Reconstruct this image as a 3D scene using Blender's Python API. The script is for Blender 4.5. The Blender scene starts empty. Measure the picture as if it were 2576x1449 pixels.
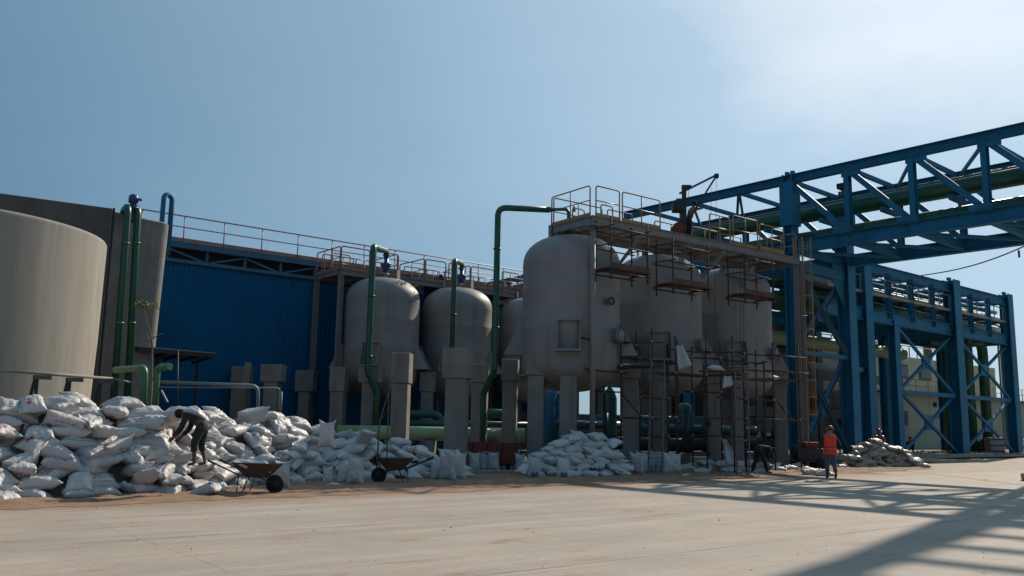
import bpy, bmesh, math, random
from mathutils import Vector, Matrix, Quaternion, noise
random.seed(7)
S = bpy.context.scene
R = math.radians
# ------------------------------------------------------------ camera
W2, H2, F = 2576.0, 1449.0, 2200.0
PITCH, ROLL, EYE = R(8.9), R(1.1), 1.6
_f = Vector((0, math.cos(PITCH), math.sin(PITCH)))
_u0 = Vector((0, -math.sin(PITCH), math.cos(PITCH)))
_r0 = Vector((1, 0, 0))
_r = _r0*math.cos(ROLL) + _u0*math.sin(ROLL)
_u = _u0*math.cos(ROLL) - _r0*math.sin(ROLL)
EYEP = Vector((0, 0, EYE))
cam = bpy.data.objects.new('camera', bpy.data.cameras.new('camera'))
S.collection.objects.link(cam)
cam.matrix_world = Matrix(((_r.x, _u.x, -_f.x, 0), (_r.y, _u.y, -_f.y, 0), (_r.z, _u.z, -_f.z, EYE), (0, 0, 0, 1)))
cam.data.sensor_width = 36.0
cam.data.lens = F/W2*36.0
cam.data.clip_start = 0.1
cam.data.clip_end = 3000
S.camera = cam
S.render.resolution_x, S.render.resolution_y = 1024, 576
# ------------------------------------------------------------ light
SUN_AZ, SUN_EL = R(36.0), R(34.0)
w = bpy.data.worlds.new('World'); S.world = w; w.use_nodes = True
nt = w.node_tree; nt.nodes.clear()
sky = nt.nodes.new('ShaderNodeTexSky'); sky.sky_type = 'NISHITA'; sky.sun_disc = False
sky.sun_elevation = SUN_EL; sky.sun_rotation = SUN_AZ
sky.air_density = 1.0; sky.dust_density = 0.8; sky.ozone_density = 5.0; sky.altitude = 100
bg = nt.nodes.new('ShaderNodeBackground'); bg.inputs[1].default_value = 0.095
out = nt.nodes.new('ShaderNodeOutputWorld')
HAZE_MIX, SKY_S = .82, .095
tcw = nt.nodes.new('ShaderNodeTexCoord'); dt = nt.nodes.new('ShaderNodeVectorMath'); dt.operation = 'DOT_PRODUCT'
nt.links.new(tcw.outputs['Generated'], dt.inputs[0])
dt.inputs[1].default_value = (math.sin(SUN_AZ)*math.cos(SUN_EL), math.cos(SUN_AZ)*math.cos(SUN_EL), math.sin(SUN_EL))
hr = nt.nodes.new('ShaderNodeValToRGB'); E_ = hr.color_ramp.elements       # dusty air, brighter toward the sun
E_[0].position = .40; E_[0].color = (.125, .25, .37, 1); E_[1].position = 1.0; E_[1].color = (1.0, 1.05, 1.08, 1)
e_ = hr.color_ramp.elements.new(.76); e_.color = (.29, .455, .59, 1); e_ = hr.color_ramp.elements.new(.925); e_.color = (.48, .66, .80, 1)
wn = nt.nodes.new('ShaderNodeTexNoise'); wn.inputs['Scale'].default_value = 2.2; wn.inputs['Detail'].default_value = 5; wn.inputs['Roughness'].default_value = .5
wm = nt.nodes.new('ShaderNodeMapping'); wm.inputs['Scale'].default_value = (1, 1, 2.5)
nt.links.new(tcw.outputs['Generated'], wm.inputs[0]); nt.links.new(wm.outputs[0], wn.inputs['Vector'])
wa = nt.nodes.new('ShaderNodeMath'); wa.operation = 'MULTIPLY_ADD'; wa.inputs[1].default_value = .15; wa.inputs[2].default_value = -.075
nt.links.new(wn.outputs['Fac'], wa.inputs[0])
ws = nt.nodes.new('ShaderNodeMath'); ws.operation = 'ADD'; nt.links.new(dt.outputs['Value'], ws.inputs[0]); nt.links.new(wa.outputs[0], ws.inputs[1])
nt.links.new(ws.outputs[0], hr.inputs[0])
hs = nt.nodes.new('ShaderNodeVectorMath'); hs.operation = 'SCALE'; hs.inputs['Scale'].default_value = 1/SKY_S; nt.links.new(hr.outputs[0], hs.inputs[0])
wb = nt.nodes.new('ShaderNodeMixRGB'); wb.inputs[0].default_value = HAZE_MIX
nt.links.new(sky.outputs[0], wb.inputs[1]); nt.links.new(hs.outputs[0], wb.inputs[2])
bg.inputs[1].default_value = SKY_S
nt.links.new(wb.outputs[0], bg.inputs[0]); nt.links.new(bg.outputs[0], out.inputs[0])
sl = bpy.data.lights.new('sun', 'SUN'); sl.energy = 4.6; sl.angle = R(0.53); sl.color = (1.0, 0.88, 0.74)
sun = bpy.data.objects.new('sun', sl); S.collection.objects.link(sun)
sdir = Vector((math.sin(SUN_AZ)*math.cos(SUN_EL), math.cos(SUN_AZ)*math.cos(SUN_EL), math.sin(SUN_EL)))
sun.rotation_euler = sdir.to_track_quat('Z', 'Y').to_euler()
S.view_settings.view_transform = 'Standard'; S.view_settings.look = 'None'
S.view_settings.exposure = 0.0; S.view_settings.gamma = 1.0
# ------------------------------------------------------------ picture measurement -> place
def ray(u, v): return _f*F + _r*(u-W2/2) - _u*(v-H2/2)
def at(u, v, Y):
    d = ray(u, v); return EYEP + d*(Y/d.y)
def gd(u, v, z=0.0):
    d = ray(u, v); return EYEP + d*((z-EYE)/d.z)
def xat(u, Y, v=1069): return at(u, v, Y).x
def zat(u, v, Y): return at(u, v, Y).z
EA = Vector((math.sin(R(51)), math.cos(R(51)), 0))       # the site's long grid direction
EB = Vector((-EA.y, EA.x, 0))
Z = Vector((0, 0, 1))
V = lambda *a: Vector(a)
# ------------------------------------------------------------ objects
ORG = {}
def tag(o, label=None, cat=None, group=None, kind=None):
    if label: o['label'] = label
    if cat: o['category'] = cat
    if group: o['group'] = group
    if kind: o['kind'] = kind
    return o
def empty(name, loc, label, cat, group=None):
    o = bpy.data.objects.new(name, None); S.collection.objects.link(o)
    o.location = loc; o.empty_display_size = .2; ORG[o.name] = Vector(loc)
    return tag(o, label, cat, group)
class MB:
    def __init__(s): s.v = []; s.f = []; s.sm = []
    def add(s, vs, fs, smooth=False):
        n = len(s.v); s.v += [Vector(x) for x in vs]
        for f in fs: s.f.append([i+n for i in f]); s.sm.append(smooth)
        return s
    def box(s, c, sx, sy, sz, ax=None, ay=None, az=None):
        c = Vector(c); ax = ax or V(1, 0, 0); ay = ay or V(0, 1, 0); az = az or Z
        vs = [c + ax*(i*sx/2) + ay*(j*sy/2) + az*(k*sz/2) for i in (-1, 1) for j in (-1, 1) for k in (-1, 1)]
        return s.add(vs, [(0, 1, 3, 2), (4, 6, 7, 5), (0, 4, 5, 1), (2, 3, 7, 6), (0, 2, 6, 4), (1, 5, 7, 3)])
    def frame(s, p1, p2, up=None):
        p1, p2 = Vector(p1), Vector(p2); d = (p2-p1).normalized(); up = Vector(up) if up else Z
        if abs(d.dot(up)) > .98: up = EA.copy()
        x = d.cross(up).normalized(); return d, x, x.cross(d).normalized()
    def beam(s, p1, p2, w, h, up=None):
        p1, p2 = Vector(p1), Vector(p2); d, x, y = s.frame(p1, p2, up)
        return s.box((p1+p2)/2, w, (p2-p1).length, h, x, d, y)
    def ibeam(s, p1, p2, w, h, t=.03, up=None):
        p1, p2 = Vector(p1), Vector(p2); d, x, y = s.frame(p1, p2, up)
        L = (p2-p1).length; c = (p1+p2)/2
        s.box(c + y*(h/2-t/2), w, L, t, x, d, y); s.box(c - y*(h/2-t/2), w, L, t, x, d, y)
        return s.box(c, t, L, h-2*t, x, d, y)
    def tube(s, pts, r, n=10, cap=True, smooth=True):
        pts = [Vector(p) for p in pts]; rs = r if isinstance(r, (list, tuple)) else [r]*len(pts)
        d0 = (pts[1]-pts[0]).normalized(); a = Z if abs(d0.z) < .9 else V(1, 0, 0)
        x = d0.cross(a).normalized(); vs = []; fs = []
        for i, p in enumerate(pts):
            if i == 0: d = d0
            elif i == len(pts)-1: d = (pts[i]-pts[i-1]).normalized()
            else:
                d = ((pts[i+1]-p).normalized()+(p-pts[i-1]).normalized())
                d = d.normalized() if d.length > 1e-6 else (p-pts[i-1]).normalized()
            x = (x - d*x.dot(d)).normalized(); y = d.cross(x)
            for k in range(n):
                t = 2*math.pi*k/n; vs.append(p + (x*math.cos(t)+y*math.sin(t))*rs[i])
        for i in range(len(pts)-1):
            for k in range(n):
                k2 = (k+1) % n; fs.append((i*n+k, i*n+k2, (i+1)*n+k2, (i+1)*n+k))
        s.add(vs, fs, smooth)
        if cap:
            m = (len(pts)-1)*n; s.add([], [])
            b = len(s.v)-len(vs)
            s.f.append([b+k for k in range(n)][::-1]); s.sm.append(False)
            s.f.append([b+m+k for k in range(n)]); s.sm.append(False)
        return s
    def rev(s, c, prof, n=32, smooth=True, axis=None, ang=None, close=True):
        """revolve (radius, height) profile about axis through c"""
        c = Vector(c); az = axis or Z; a = V(1, 0, 0) if abs(az.x) < .9 else V(0, 1, 0)
        x = az.cross(a).normalized(); y = az.cross(x); vs = []; fs = []
        a0, a1 = ang or (0, 2*math.pi); full = ang is None; m = n if full else n+1
        for (r, h) in prof:
            for k in range(m):
                t = a0+(a1-a0)*k/n; vs.append(c + az*h + (x*math.cos(t)+y*math.sin(t))*max(r, 1e-4))
        for i in range(len(prof)-1):
            for k in range(n):
                k2 = (k+1) % m if full else k+1
                fs.append((i*m+k, (i+1)*m+k, (i+1)*m+k2, i*m+k2))
        return s.add(vs, fs, smooth)
    def prism(s, poly, d):
        """extrude planar polygon (3D points) by vector d"""
        poly = [Vector(p) for p in poly]; d = Vector(d); n = len(poly)
        fs = [tuple(range(n))[::-1], tuple(range(n, 2*n))] + [(i, (i+1) % n, n+(i+1) % n, n+i) for i in range(n)]
        return s.add(poly+[p+d for p in poly], fs)
    def build(s, name, m, parent=None, org=None, bevel=0, fixn=True):
        if parent is not None: o0 = ORG[parent.name]
        elif org is not None: o0 = Vector(org)
        else:
            lo = [min(v[i] for v in s.v) for i in range(3)]; hi = [max(v[i] for v in s.v) for i in range(3)]
            o0 = V((lo[0]+hi[0])/2, (lo[1]+hi[1])/2, lo[2])
        me = bpy.data.meshes.new(name); me.from_pydata([v-o0 for v in s.v], [], s.f)
        for p, q in zip(me.polygons, s.sm): p.use_smooth = q
        if fixn:
            bm = bmesh.new(); bm.from_mesh(me); bmesh.ops.recalc_face_normals(bm, faces=bm.faces); bm.to_mesh(me); bm.free()
        for mm in (m if isinstance(m, (list, tuple)) else [m]): me.materials.append(mm)
        o = bpy.data.objects.new(name, me); S.collection.objects.link(o)
        if parent is not None: o.parent = parent; ORG[o.name] = o0
        else: o.location = o0; ORG[o.name] = o0
        if bevel:
            b = o.modifiers.new('b', 'BEVEL'); b.width = bevel; b.segments = 2; b.limit_method = 'ANGLE'; b.harden_normals = False
        me.update(); return o
def fillet(pts, r, n=6):
    pts = [Vector(p) for p in pts]; out = [pts[0]]
    for i in range(1, len(pts)-1):
        a, b, c = pts[i-1], pts[i], pts[i+1]
        d1 = (a-b).normalized(); d2 = (c-b).normalized(); ang = d1.angle(d2)
        if ang > math.pi-.02: out.append(b); continue
        t = min(r/math.tan(ang/2), (a-b).length*.49 if i > 1 else (a-b).length*.95, (c-b).length*.49 if i < len(pts)-2 else (c-b).length*.95)
        p, q = b+d1*t, b+d2*t
        for k in range(n+1):
            s = k/n; out.append(p*(1-s)**2 + b*2*s*(1-s) + q*s*s)
    out.append(pts[-1]); return out
def pipe(name, m, pts, r, bend, parent=None, label=None, cat='pipe', group=None, flanges=(), n=14):
    mb = MB(); P = fillet(pts, bend); mb.tube(P, r, n)
    for (p, d) in flanges:
        p = Vector(p); d = Vector(d).normalized(); mb.tube([p-d*.022, p+d*.022], r*1.28, n)
    o = mb.build(name, m, parent)
    if not parent: tag(o, label, cat, group)
    return o
# ------------------------------------------------------------ materials
def mat(name, col, rough=.6, metal=0.0, var=.15, scale=1.5, bump=.0, bscale=30, spec=.5, stain=None, stain_amt=.0, stretch=(1, 1, 1), stain_scale=.8, tint=None):
    m = bpy.data.materials.new(name); m.use_nodes = True; t = m.node_tree; N = t.nodes; L = t.links
    b = N['Principled BSDF']; b.inputs['Roughness'].default_value = rough; b.inputs['Metallic'].default_value = metal
    b.inputs['Specular IOR Level'].default_value = spec
    tc = N.new('ShaderNodeTexCoord'); geo = N.new('ShaderNodeNewGeometry')
    mp = N.new('ShaderNodeMapping'); mp.inputs['Scale'].default_value = stretch; L.new(geo.outputs['Position'], mp.inputs['Vector'])
    n1 = N.new('ShaderNodeTexNoise'); n1.inputs['Scale'].default_value = scale; n1.inputs['Detail'].default_value = 6; n1.inputs['Roughness'].default_value = .62
    L.new(mp.outputs[0], n1.inputs['Vector'])
    cr = N.new('ShaderNodeValToRGB'); e = cr.color_ramp.elements
    lo = [c*(1-var) for c in col]; hi = [min(1, c*(1+var)) for c in col]
    if tint: hi = [min(1, h*q) for h, q in zip(hi, tint)]
    e[0].position = .33; e[0].color = (*lo, 1); e[1].position = .67; e[1].color = (*hi, 1)
    L.new(n1.outputs['Fac'], cr.inputs[0]); last = cr.outputs[0]
    if stain:
        mp2 = N.new('ShaderNodeMapping'); mp2.inputs['Scale'].default_value = (3, 3, .35); L.new(geo.outputs['Position'], mp2.inputs['Vector'])
        n2 = N.new('ShaderNodeTexNoise'); n2.inputs['Scale'].default_value = stain_scale; n2.inputs['Detail'].default_value = 8; L.new(mp2.outputs[0], n2.inputs['Vector'])
        r2 = N.new('ShaderNodeValToRGB'); r2.color_ramp.elements[0].position = .5; r2.color_ramp.elements[1].position = .72
        r2.color_ramp.elements[1].color = (stain_amt,)*3+(1,)
        L.new(n2.outputs['Fac'], r2.inputs[0])
        mx = N.new('ShaderNodeMixRGB'); mx.inputs[2].default_value = (*stain, 1); L.new(r2.outputs[0], mx.inputs[0]); L.new(last, mx.inputs[1]); last = mx.outputs[0]
    L.new(last, b.inputs['Base Color'])
    if bump:
        n3 = N.new('ShaderNodeTexNoise'); n3.inputs['Scale'].default_value = bscale; n3.inputs['Detail'].default_value = 5; L.new(geo.outputs['Position'], n3.inputs['Vector'])
        bp = N.new('ShaderNodeBump'); bp.inputs['Strength'].default_value = bump; bp.inputs['Distance'].default_value = .02; L.new(n3.outputs['Fac'], bp.inputs['Height']); L.new(bp.outputs[0], b.inputs['Normal'])
    return m
M = {}
M['tank'] = mat('tank_paint', (.24, .224, .212), .55, var=.10, scale=.9, stain=(.15, .12, .10), stain_amt=.45, bump=.12, bscale=6)
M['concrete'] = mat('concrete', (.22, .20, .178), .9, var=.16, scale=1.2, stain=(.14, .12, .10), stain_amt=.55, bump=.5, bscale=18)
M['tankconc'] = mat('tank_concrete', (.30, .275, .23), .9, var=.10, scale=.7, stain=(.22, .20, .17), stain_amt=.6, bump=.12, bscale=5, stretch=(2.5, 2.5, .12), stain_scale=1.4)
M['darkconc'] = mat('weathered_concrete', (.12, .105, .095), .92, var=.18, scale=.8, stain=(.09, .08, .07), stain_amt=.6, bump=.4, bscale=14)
M['bluesheet'] = mat('blue_sheeting', (.001, .100, .225), .7, var=.14, scale=.35, stain=(.012, .07, .17), stain_amt=.5, spec=.15)
M['bluesteel'] = mat('blue_steel', (.013, .145, .26), .62, var=.14, scale=1.0, stain=(.035, .05, .07), stain_amt=.45, spec=.25)
M['bluelight'] = mat('pale_blue_steel', (.035, .12, .20), .62, var=.14, scale=1.0, stain=(.05, .06, .08), stain_amt=.5)
M['greenpipe'] = mat('green_pipe_paint', (.010, .080, .045), .38, var=.15, scale=1.5, stain=(.05, .08, .04), stain_amt=.4)
M['lightgreen'] = mat('light_green_pipe_paint', (.05, .17, .085), .42, var=.15, scale=2, stain=(.16, .2, .1), stain_amt=.5)
M['palegreen'] = mat('pale_green_pipe_paint', (.27, .36, .20), .45, var=.12, scale=2, stain=(.2, .22, .14), stain_amt=.5)
M['teal'] = mat('teal_pipe_paint', (.012, .07, .075), .4, var=.15, scale=2)
M['bluevalve'] = mat('blue_valve_paint', (.018, .055, .15), .4, var=.15, scale=3)
M['orange'] = mat('orange_rail_paint', (.36, .165, .105), .5, var=.15, scale=4, stain=(.2, .08, .05), stain_amt=.5)
M['yellow'] = mat('yellow_rail_paint', (.33, .19, .09), .5, var=.15, scale=4, stain=(.25, .1, .05), stain_amt=.5)
M['greysteel'] = mat('grey_steel_paint', (.21, .20, .19), .5, var=.12, scale=3, stain=(.16, .11, .08), stain_amt=.5)
M['rust'] = mat('rusty_scaffold_steel', (.055, .026, .020), .75, var=.3, scale=5, bump=.3, bscale=60)
M['plank'] = mat('weathered_plank', (.10, .058, .042), .85, var=.3, scale=3, bump=.4, bscale=40)
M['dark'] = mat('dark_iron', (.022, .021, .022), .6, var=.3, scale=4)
M['black'] = mat('black_rubber', (.012, .012, .013), .8, var=.3, scale=6, bump=.3, bscale=50)
M['redbox'] = mat('red_oxide_paint', (.15, .030, .018), .7, var=.2, scale=3, stain=(.12, .03, .02), stain_amt=.6)
M['galv'] = mat('galvanised_pipe', (.17, .20, .20), .5, metal=.0, var=.12, scale=4)
M['cream'] = mat('cream_wall_paint', (.41, .395, .29), .9, var=.10, scale=.5, stain=(.22, .2, .12), stain_amt=.5, bump=.2, bscale=8)
M['sand'] = mat('brown_sand', (.25, .145, .085), .95, var=.25, scale=2.5, bump=.8, bscale=22)
M['dirt'] = mat('bare_dirt', (.13, .10, .075), .95, var=.28, scale=.8, bump=.8, bscale=9)
M['kerb'] = mat('kerb_concrete', (.32, .28, .22), .9, var=.2, scale=2, bump=.5, bscale=20)
M['bark'] = mat('sapling_bark', (.13, .095, .065), .85, var=.25, scale=8)
M['leaf'] = mat('sapling_leaf', (.16, .17, .035), .6, var=.3, scale=6)
M['tarp'] = mat('blue_tarpaulin', (.022, .045, .11), .6, var=.25, scale=3)
M['ladder'] = mat('dull_ladder_metal', (.085, .085, .09), .5, var=.15, scale=4)
M['glass'] = mat('dark_window_glass', (.03, .035, .04), .2, var=.2, scale=2)
M['skin'] = mat('skin', (.10, .048, .028), .6, var=.12, scale=12)
M['shirt_dark'] = mat('navy_shirt', (.014, .016, .028), .85, var=.25, scale=10, bump=.4, bscale=25)
M['trouser_dark'] = mat('dark_green_trousers', (.012, .022, .02), .85, var=.25, scale=10, bump=.4, bscale=25)
M['trouser_grey'] = mat('grey_trousers', (.075, .085, .11), .85, var=.2, scale=10, bump=.4, bscale=25)
M['vest'] = mat('orange_red_safety_vest', (.95, .06, .03), .75, var=.12, scale=8, bump=.3, bscale=25)
M['vestband'] = mat('dark_reflective_band', (.22, .07, .05), .5, var=.1, scale=8)
M['pinkshirt'] = mat('dusty_pink_shirt', (.30, .17, .15), .85, var=.15, scale=8, bump=.4, bscale=25)
M['redcap'] = mat('red_hard_hat', (.28, .012, .03), .35, var=.1, scale=8)
M['boots'] = mat('grey_boots', (.07, .065, .06), .7, var=.2, scale=9)
M['hair'] = mat('black_hair', (.01, .008, .007), .9, var=.3, scale=20)
M['barrow'] = mat('rusted_barrow_tray', (.065, .036, .024), .7, var=.35, scale=5, bump=.3, bscale=40)
M['stone'] = mat('small_stones', (.07, .055, .045), .9, var=.3, scale=8)
# ------------------------------------------------------------ ground
def road_material():
    m = bpy.data.materials.new('dusty_concrete_paving'); m.use_nodes = True; t = m.node_tree; N = t.nodes; L = t.links
    b = N['Principled BSDF']; b.inputs['Roughness'].default_value = .82; b.inputs['Specular IOR Level'].default_value = .25
    geo = N.new('ShaderNodeNewGeometry')
    def dot(vec):
        d = N.new('ShaderNodeVectorMath'); d.operation = 'DOT_PRODUCT'; L.new(geo.outputs['Position'], d.inputs[0]); d.inputs[1].default_value = vec; return d.outputs['Value']
    def mth(op, a, b_=None, c=None):
        n = N.new('ShaderNodeMath'); n.operation = op
        for i, x in enumerate((a, b_, c)):
            if x is None: continue
            if isinstance(x, (int, float)): n.inputs[i].default_value = x
            else: L.new(x, n.inputs[i])
        return n.outputs[0]
    ea, eb = dot(EA), dot(EB)
    def noise_(sa, sb, sc, det=6, rough=.6):
        c = N.new('ShaderNodeCombineXYZ'); L.new(mth('MULTIPLY', ea, sa), c.inputs[0]); L.new(mth('MULTIPLY', eb, sb), c.inputs[1]); c.inputs[2].default_value = sc
        n = N.new('ShaderNodeTexNoise'); n.inputs['Scale'].default_value = 1; n.inputs['Detail'].default_value = det; n.inputs['Roughness'].default_value = rough
        L.new(c.outputs[0], n.inputs['Vector']); return n.outputs['Fac']
    def ramp(x, p0, p1, c0, c1):
        r = N.new('ShaderNodeValToRGB'); r.color_ramp.elements[0].position = p0; r.color_ramp.elements[1].position = p1
        r.color_ramp.elements[0].color = (*c0, 1); r.color_ramp.elements[1].color = (*c1, 1); L.new(x, r.inputs[0]); return r.outputs[0]
    def mix(f, a, c, mode='MIX'):
        x = N.new('ShaderNodeMixRGB'); x.blend_type = mode
        for i, q in ((0, f), (1, a), (2, c)):
            if isinstance(q, (int, float)): x.inputs[i].default_value = q
            elif isinstance(q, tuple): x.inputs[i].default_value = (*q, 1)
            else: L.new(q, x.inputs[i])
        return x.outputs[0]
    base = ramp(noise_(.5, .5, 0), .32, .68, (.355, .297, .235), (.445, .373, .303))
    streak = ramp(noise_(.13, 1.6, 3, 5), .40, .66, (0, 0, 0), (1, 1, 1))
    col = mix(mth('MULTIPLY', streak, .55), base, (.262, .245, .225))
    tyre = ramp(noise_(.10, 3.2, 9, 4), .57, .72, (0, 0, 0), (1, 1, 1))
    col = mix(mth('MULTIPLY', tyre, .5), col, (.225, .18, .135))
    patch = ramp(noise_(.8, 2.2, 17, 7), .56, .72, (0, 0, 0), (1, 1, 1))
    col = mix(mth('MULTIPLY', patch, .7), col, (.25, .165, .105))
    fine = ramp(noise_(14, 14, 5, 4, .8), .3, .7, (.90, .90, .90), (1.07, 1.07, 1.07))
    col = mix(1.0, col, fine, 'MULTIPLY')
    # brown sand trodden onto the paving near its edge
    wob = mth('MULTIPLY', noise_(.5, 1.5, 30, 5), 2.6)
    edge = mth('ADD', eb, mth('SUBTRACT', wob, 1.3))
    sandf = ramp(mth('MULTIPLY', mth('SUBTRACT', edge, 16.3), .75), 0.0, 1.0, (0, 0, 0), (1, 1, 1))
    col = mix(mth('MULTIPLY', sandf, .9), col, (.27, .175, .11))
    # slab joints
    def joint(x, off, step, w, s):
        fr = mth('FRACT', mth('ADD', mth('DIVIDE', mth('SUBTRACT', x, off), step), .5))
        d = mth('MULTIPLY', mth('ABSOLUTE', mth('SUBTRACT', fr, .5)), step)
        return mth('MULTIPLY', mth('SUBTRACT', 1.0, mth('SMOOTH_MIN', mth('DIVIDE', d, w), 1.0, .2)), s)
    wb = mth('MULTIPLY', mth('SUBTRACT', noise_(.9, .9, 41, 6), .5), .10)
    j1 = joint(mth('ADD', eb, wb), 7.73, 4.7, .045, 1.0); j2 = joint(mth('ADD', ea, wb), 3.8, 5.0, .02, .5)
    brk = ramp(noise_(1.1, 1.1, 50, 5), .36, .6, (.12,)*3, (1, 1, 1))
    j = mth('MULTIPLY', mth('MULTIPLY', mth('MAXIMUM', j1, j2), brk), mth('LESS_THAN', eb, 15.5))
    col = mix(mth('MAXIMUM', mth('MULTIPLY', j, .85), 0.0), col, (.13, .105, .08))
    L.new(col, b.inputs['Base Color'])
    hb = mth('ADD', mth('MULTIPLY', noise_(9, 9, 8, 6, .7), .7), mth('MULTIPLY', noise_(1.2, 5, 8, 4), .6))
    bp = N.new('ShaderNodeBump'); bp.inputs['Strength'].default_value = .45; bp.inputs['Distance'].default_value = .03; L.new(hb, bp.inputs['Height']); L.new(bp.outputs[0], b.inputs['Normal'])
    return m
M['road'] = road_material()
def gp(ea, eb, z=0.0): return EA*ea + EB*eb + Z*z
tag(MB().add([(-900, -900, -.004), (900, -900, -.004), (900, 900, -.004), (-900, 900, -.004)], [(0, 1, 2, 3)]).build('ground', M['dirt'], org=(0, 0, 0), fixn=False), kind='structure')
tag(MB().add([gp(-120, -90), gp(180, -90), gp(180, 17.3), gp(33, 17.3), gp(32, 18.6), gp(-120, 18.6)], [(0, 1, 2, 3, 4, 5)]).build('concrete_road', M['road'], org=(0, 0, 0), fixn=False), kind='structure')
yard = MB().add([gp(33, 17.302), gp(180, 17.302), gp(180, 26.2), gp(45, 25.4), gp(39, 23.2), gp(34, 19.8)], [(0, 1, 2, 3, 4, 5)])
M['yard'] = mat('dusty_yard_concrete', (.36, .29, .215), .9, var=.16, scale=.7, stain=(.24, .16, .10), stain_amt=.6, bump=.5, bscale=9)
tag(yard.build('yard_paving', M['yard'], org=(0, 0, 0), fixn=False), kind='structure')
def sand_sheet():
    """ribbon of spilled sand along the paving edge, with an uneven front edge and low ripples"""
    na, nb = 800, 26; vs = []; fs = []
    for i in range(na+1):
        a = -26 + 66*i/na
        f0 = 17.55 + .75*(noise.noise(V(a*.35, 3, 1))) + .35*noise.noise(V(a*1.7, 5, 1)) + .12*noise.noise(V(a*7, 5, 1)) + max(0, (a-13)*.055)
        for j in range(nb+1):
            t = j/nb; b = f0 + (22.4-f0)*t
            h = .006 + min(1, t*5)*(.045 + .05*noise.noise(V(a*1.3, b*2.1, 7)) + .025*noise.noise(V(a*5, b*5, 2)))
            vs.append(gp(a, b, max(h, .003 if t > .02 else -.01)))
    for i in range(na):
        for j in range(nb):
            k = i*(nb+1)+j; fs.append((k, k+nb+1, k+nb+2, k+1))
    o = MB().add(vs, fs, True).build('sand_spill', M['sand'], org=(0, 0, 0), fixn=False)
    tag(o, kind='structure')
sand_sheet()
def stones():
    mb = MB(); rd = random.Random(5)
    for i in range(620):
        a = rd.uniform(-12, 42); b = rd.uniform(3, 18.5)
        p = gp(a, b)
        if p.y < 5: continue
        r = rd.choice([.006, .008, .010, .013]) * rd.uniform(.7, 1.3)
        if rd.random() < .04: r *= 1.8
        vs = [(p.x+r*math.cos(t)*rd.uniform(.7, 1.3), p.y+r*math.sin(t)*rd.uniform(.7, 1.3), .001) for t in [k*1.257 for k in range(5)]]
        vs += [(p.x+rd.uniform(-.3, .3)*r, p.y+rd.uniform(-.3, .3)*r, r*rd.uniform(.6, 1.2))]
        mb.add(vs, [(k, (k+1) % 5, 5) for k in range(5)])
    tag(mb.build('pebbles', M['stone'], org=(0, 0, 0)), kind='stuff')
stones()
# ------------------------------------------------------------ concrete tanks at the left
def round_concrete_tank():
    c = V(-16.56, 25.0, 0); Rr = 4.3; hz = zat(270, 612, 26.4)
    t = empty('concrete_tank', c, 'pale round concrete tank in sunlight behind the left end of the sack heap', 'tank')
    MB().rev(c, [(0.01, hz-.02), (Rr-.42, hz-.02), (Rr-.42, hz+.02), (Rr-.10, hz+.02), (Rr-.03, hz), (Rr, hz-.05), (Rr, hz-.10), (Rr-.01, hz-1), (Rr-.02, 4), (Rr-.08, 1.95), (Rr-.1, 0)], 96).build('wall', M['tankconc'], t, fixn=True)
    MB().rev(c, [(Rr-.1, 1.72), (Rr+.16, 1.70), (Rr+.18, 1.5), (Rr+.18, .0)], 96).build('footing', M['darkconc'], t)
round_concrete_tank()
def square_tank():
    Yc = 36.8; zc = zat(435, 563, Yc)
    corner = V(xat(435, Yc, 563), Yc, 0); seam = gd(285, 531, zc); seam.z = 0
    d = (corner-seam).normalized(); back = V(-d.y, d.x, 0)
    t = empty('concrete_basin', corner, 'tall shaded concrete basin with vertical seam behind the round tank', 'tank')
    far = corner + back*9
    # front wall with rounded corner, slightly battered
    poly = [seam+d*.03]; r = .45
    for k in range(7):
        a = math.pi/2*k/6; poly.append(corner - d*r + back*r + d*(r*math.sin(a)) - back*(r*math.cos(a)))
    poly += [far, far - d*6.5]; poly = [Vector(p) for p in poly]
    n = len(poly); vs = []; fs = []
    cen = (corner+far)/2 - d*2
    rows = [(0, -.28), (zc*.5, -.14), (zc-.25, 0), (zc-.06, .02), (zc, .10)]
    for (z, off) in rows:
        for p in poly:
            q = Vector(p); toc = (cen-q).normalized()
            w_ = 1 if (q-seam).length > .5 else .0
            s = off if z < zc-.1 else 0
            vs.append(q + d*(s*w_ if (q-corner).length < 1 or q == far else 0) + toc*(.08 if z == zc else 0) + Z*z)
    for i in range(len(rows)-1):
        for k in range(n): fs.append((i*n+k, i*n+(k+1) % n, (i+1)*n+(k+1) % n, (i+1)*n+k))
    fs.append([(len(rows)-1)*n+k for k in range(n)])
    MB().add(vs, fs).build('corner_wall', M['concrete'], t)
    z2 = zat(283, 523, seam.y); fl = gd(0, 484, z2); fl.z = 0; d = (seam-fl).normalized(); back = V(-d.y, d.x, 0)
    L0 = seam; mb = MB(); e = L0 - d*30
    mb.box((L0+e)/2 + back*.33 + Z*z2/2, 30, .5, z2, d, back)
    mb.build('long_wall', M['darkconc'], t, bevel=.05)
    MB().beam(seam+Z*z2 + d*.02 - back*.0, seam + d*.02 + Z*.1, .07, .07).build('joint_strip', M['dark'], t)
    return t, d, back, corner, zc
basin, bd, bb, bcorner, bz = square_tank()
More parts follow.
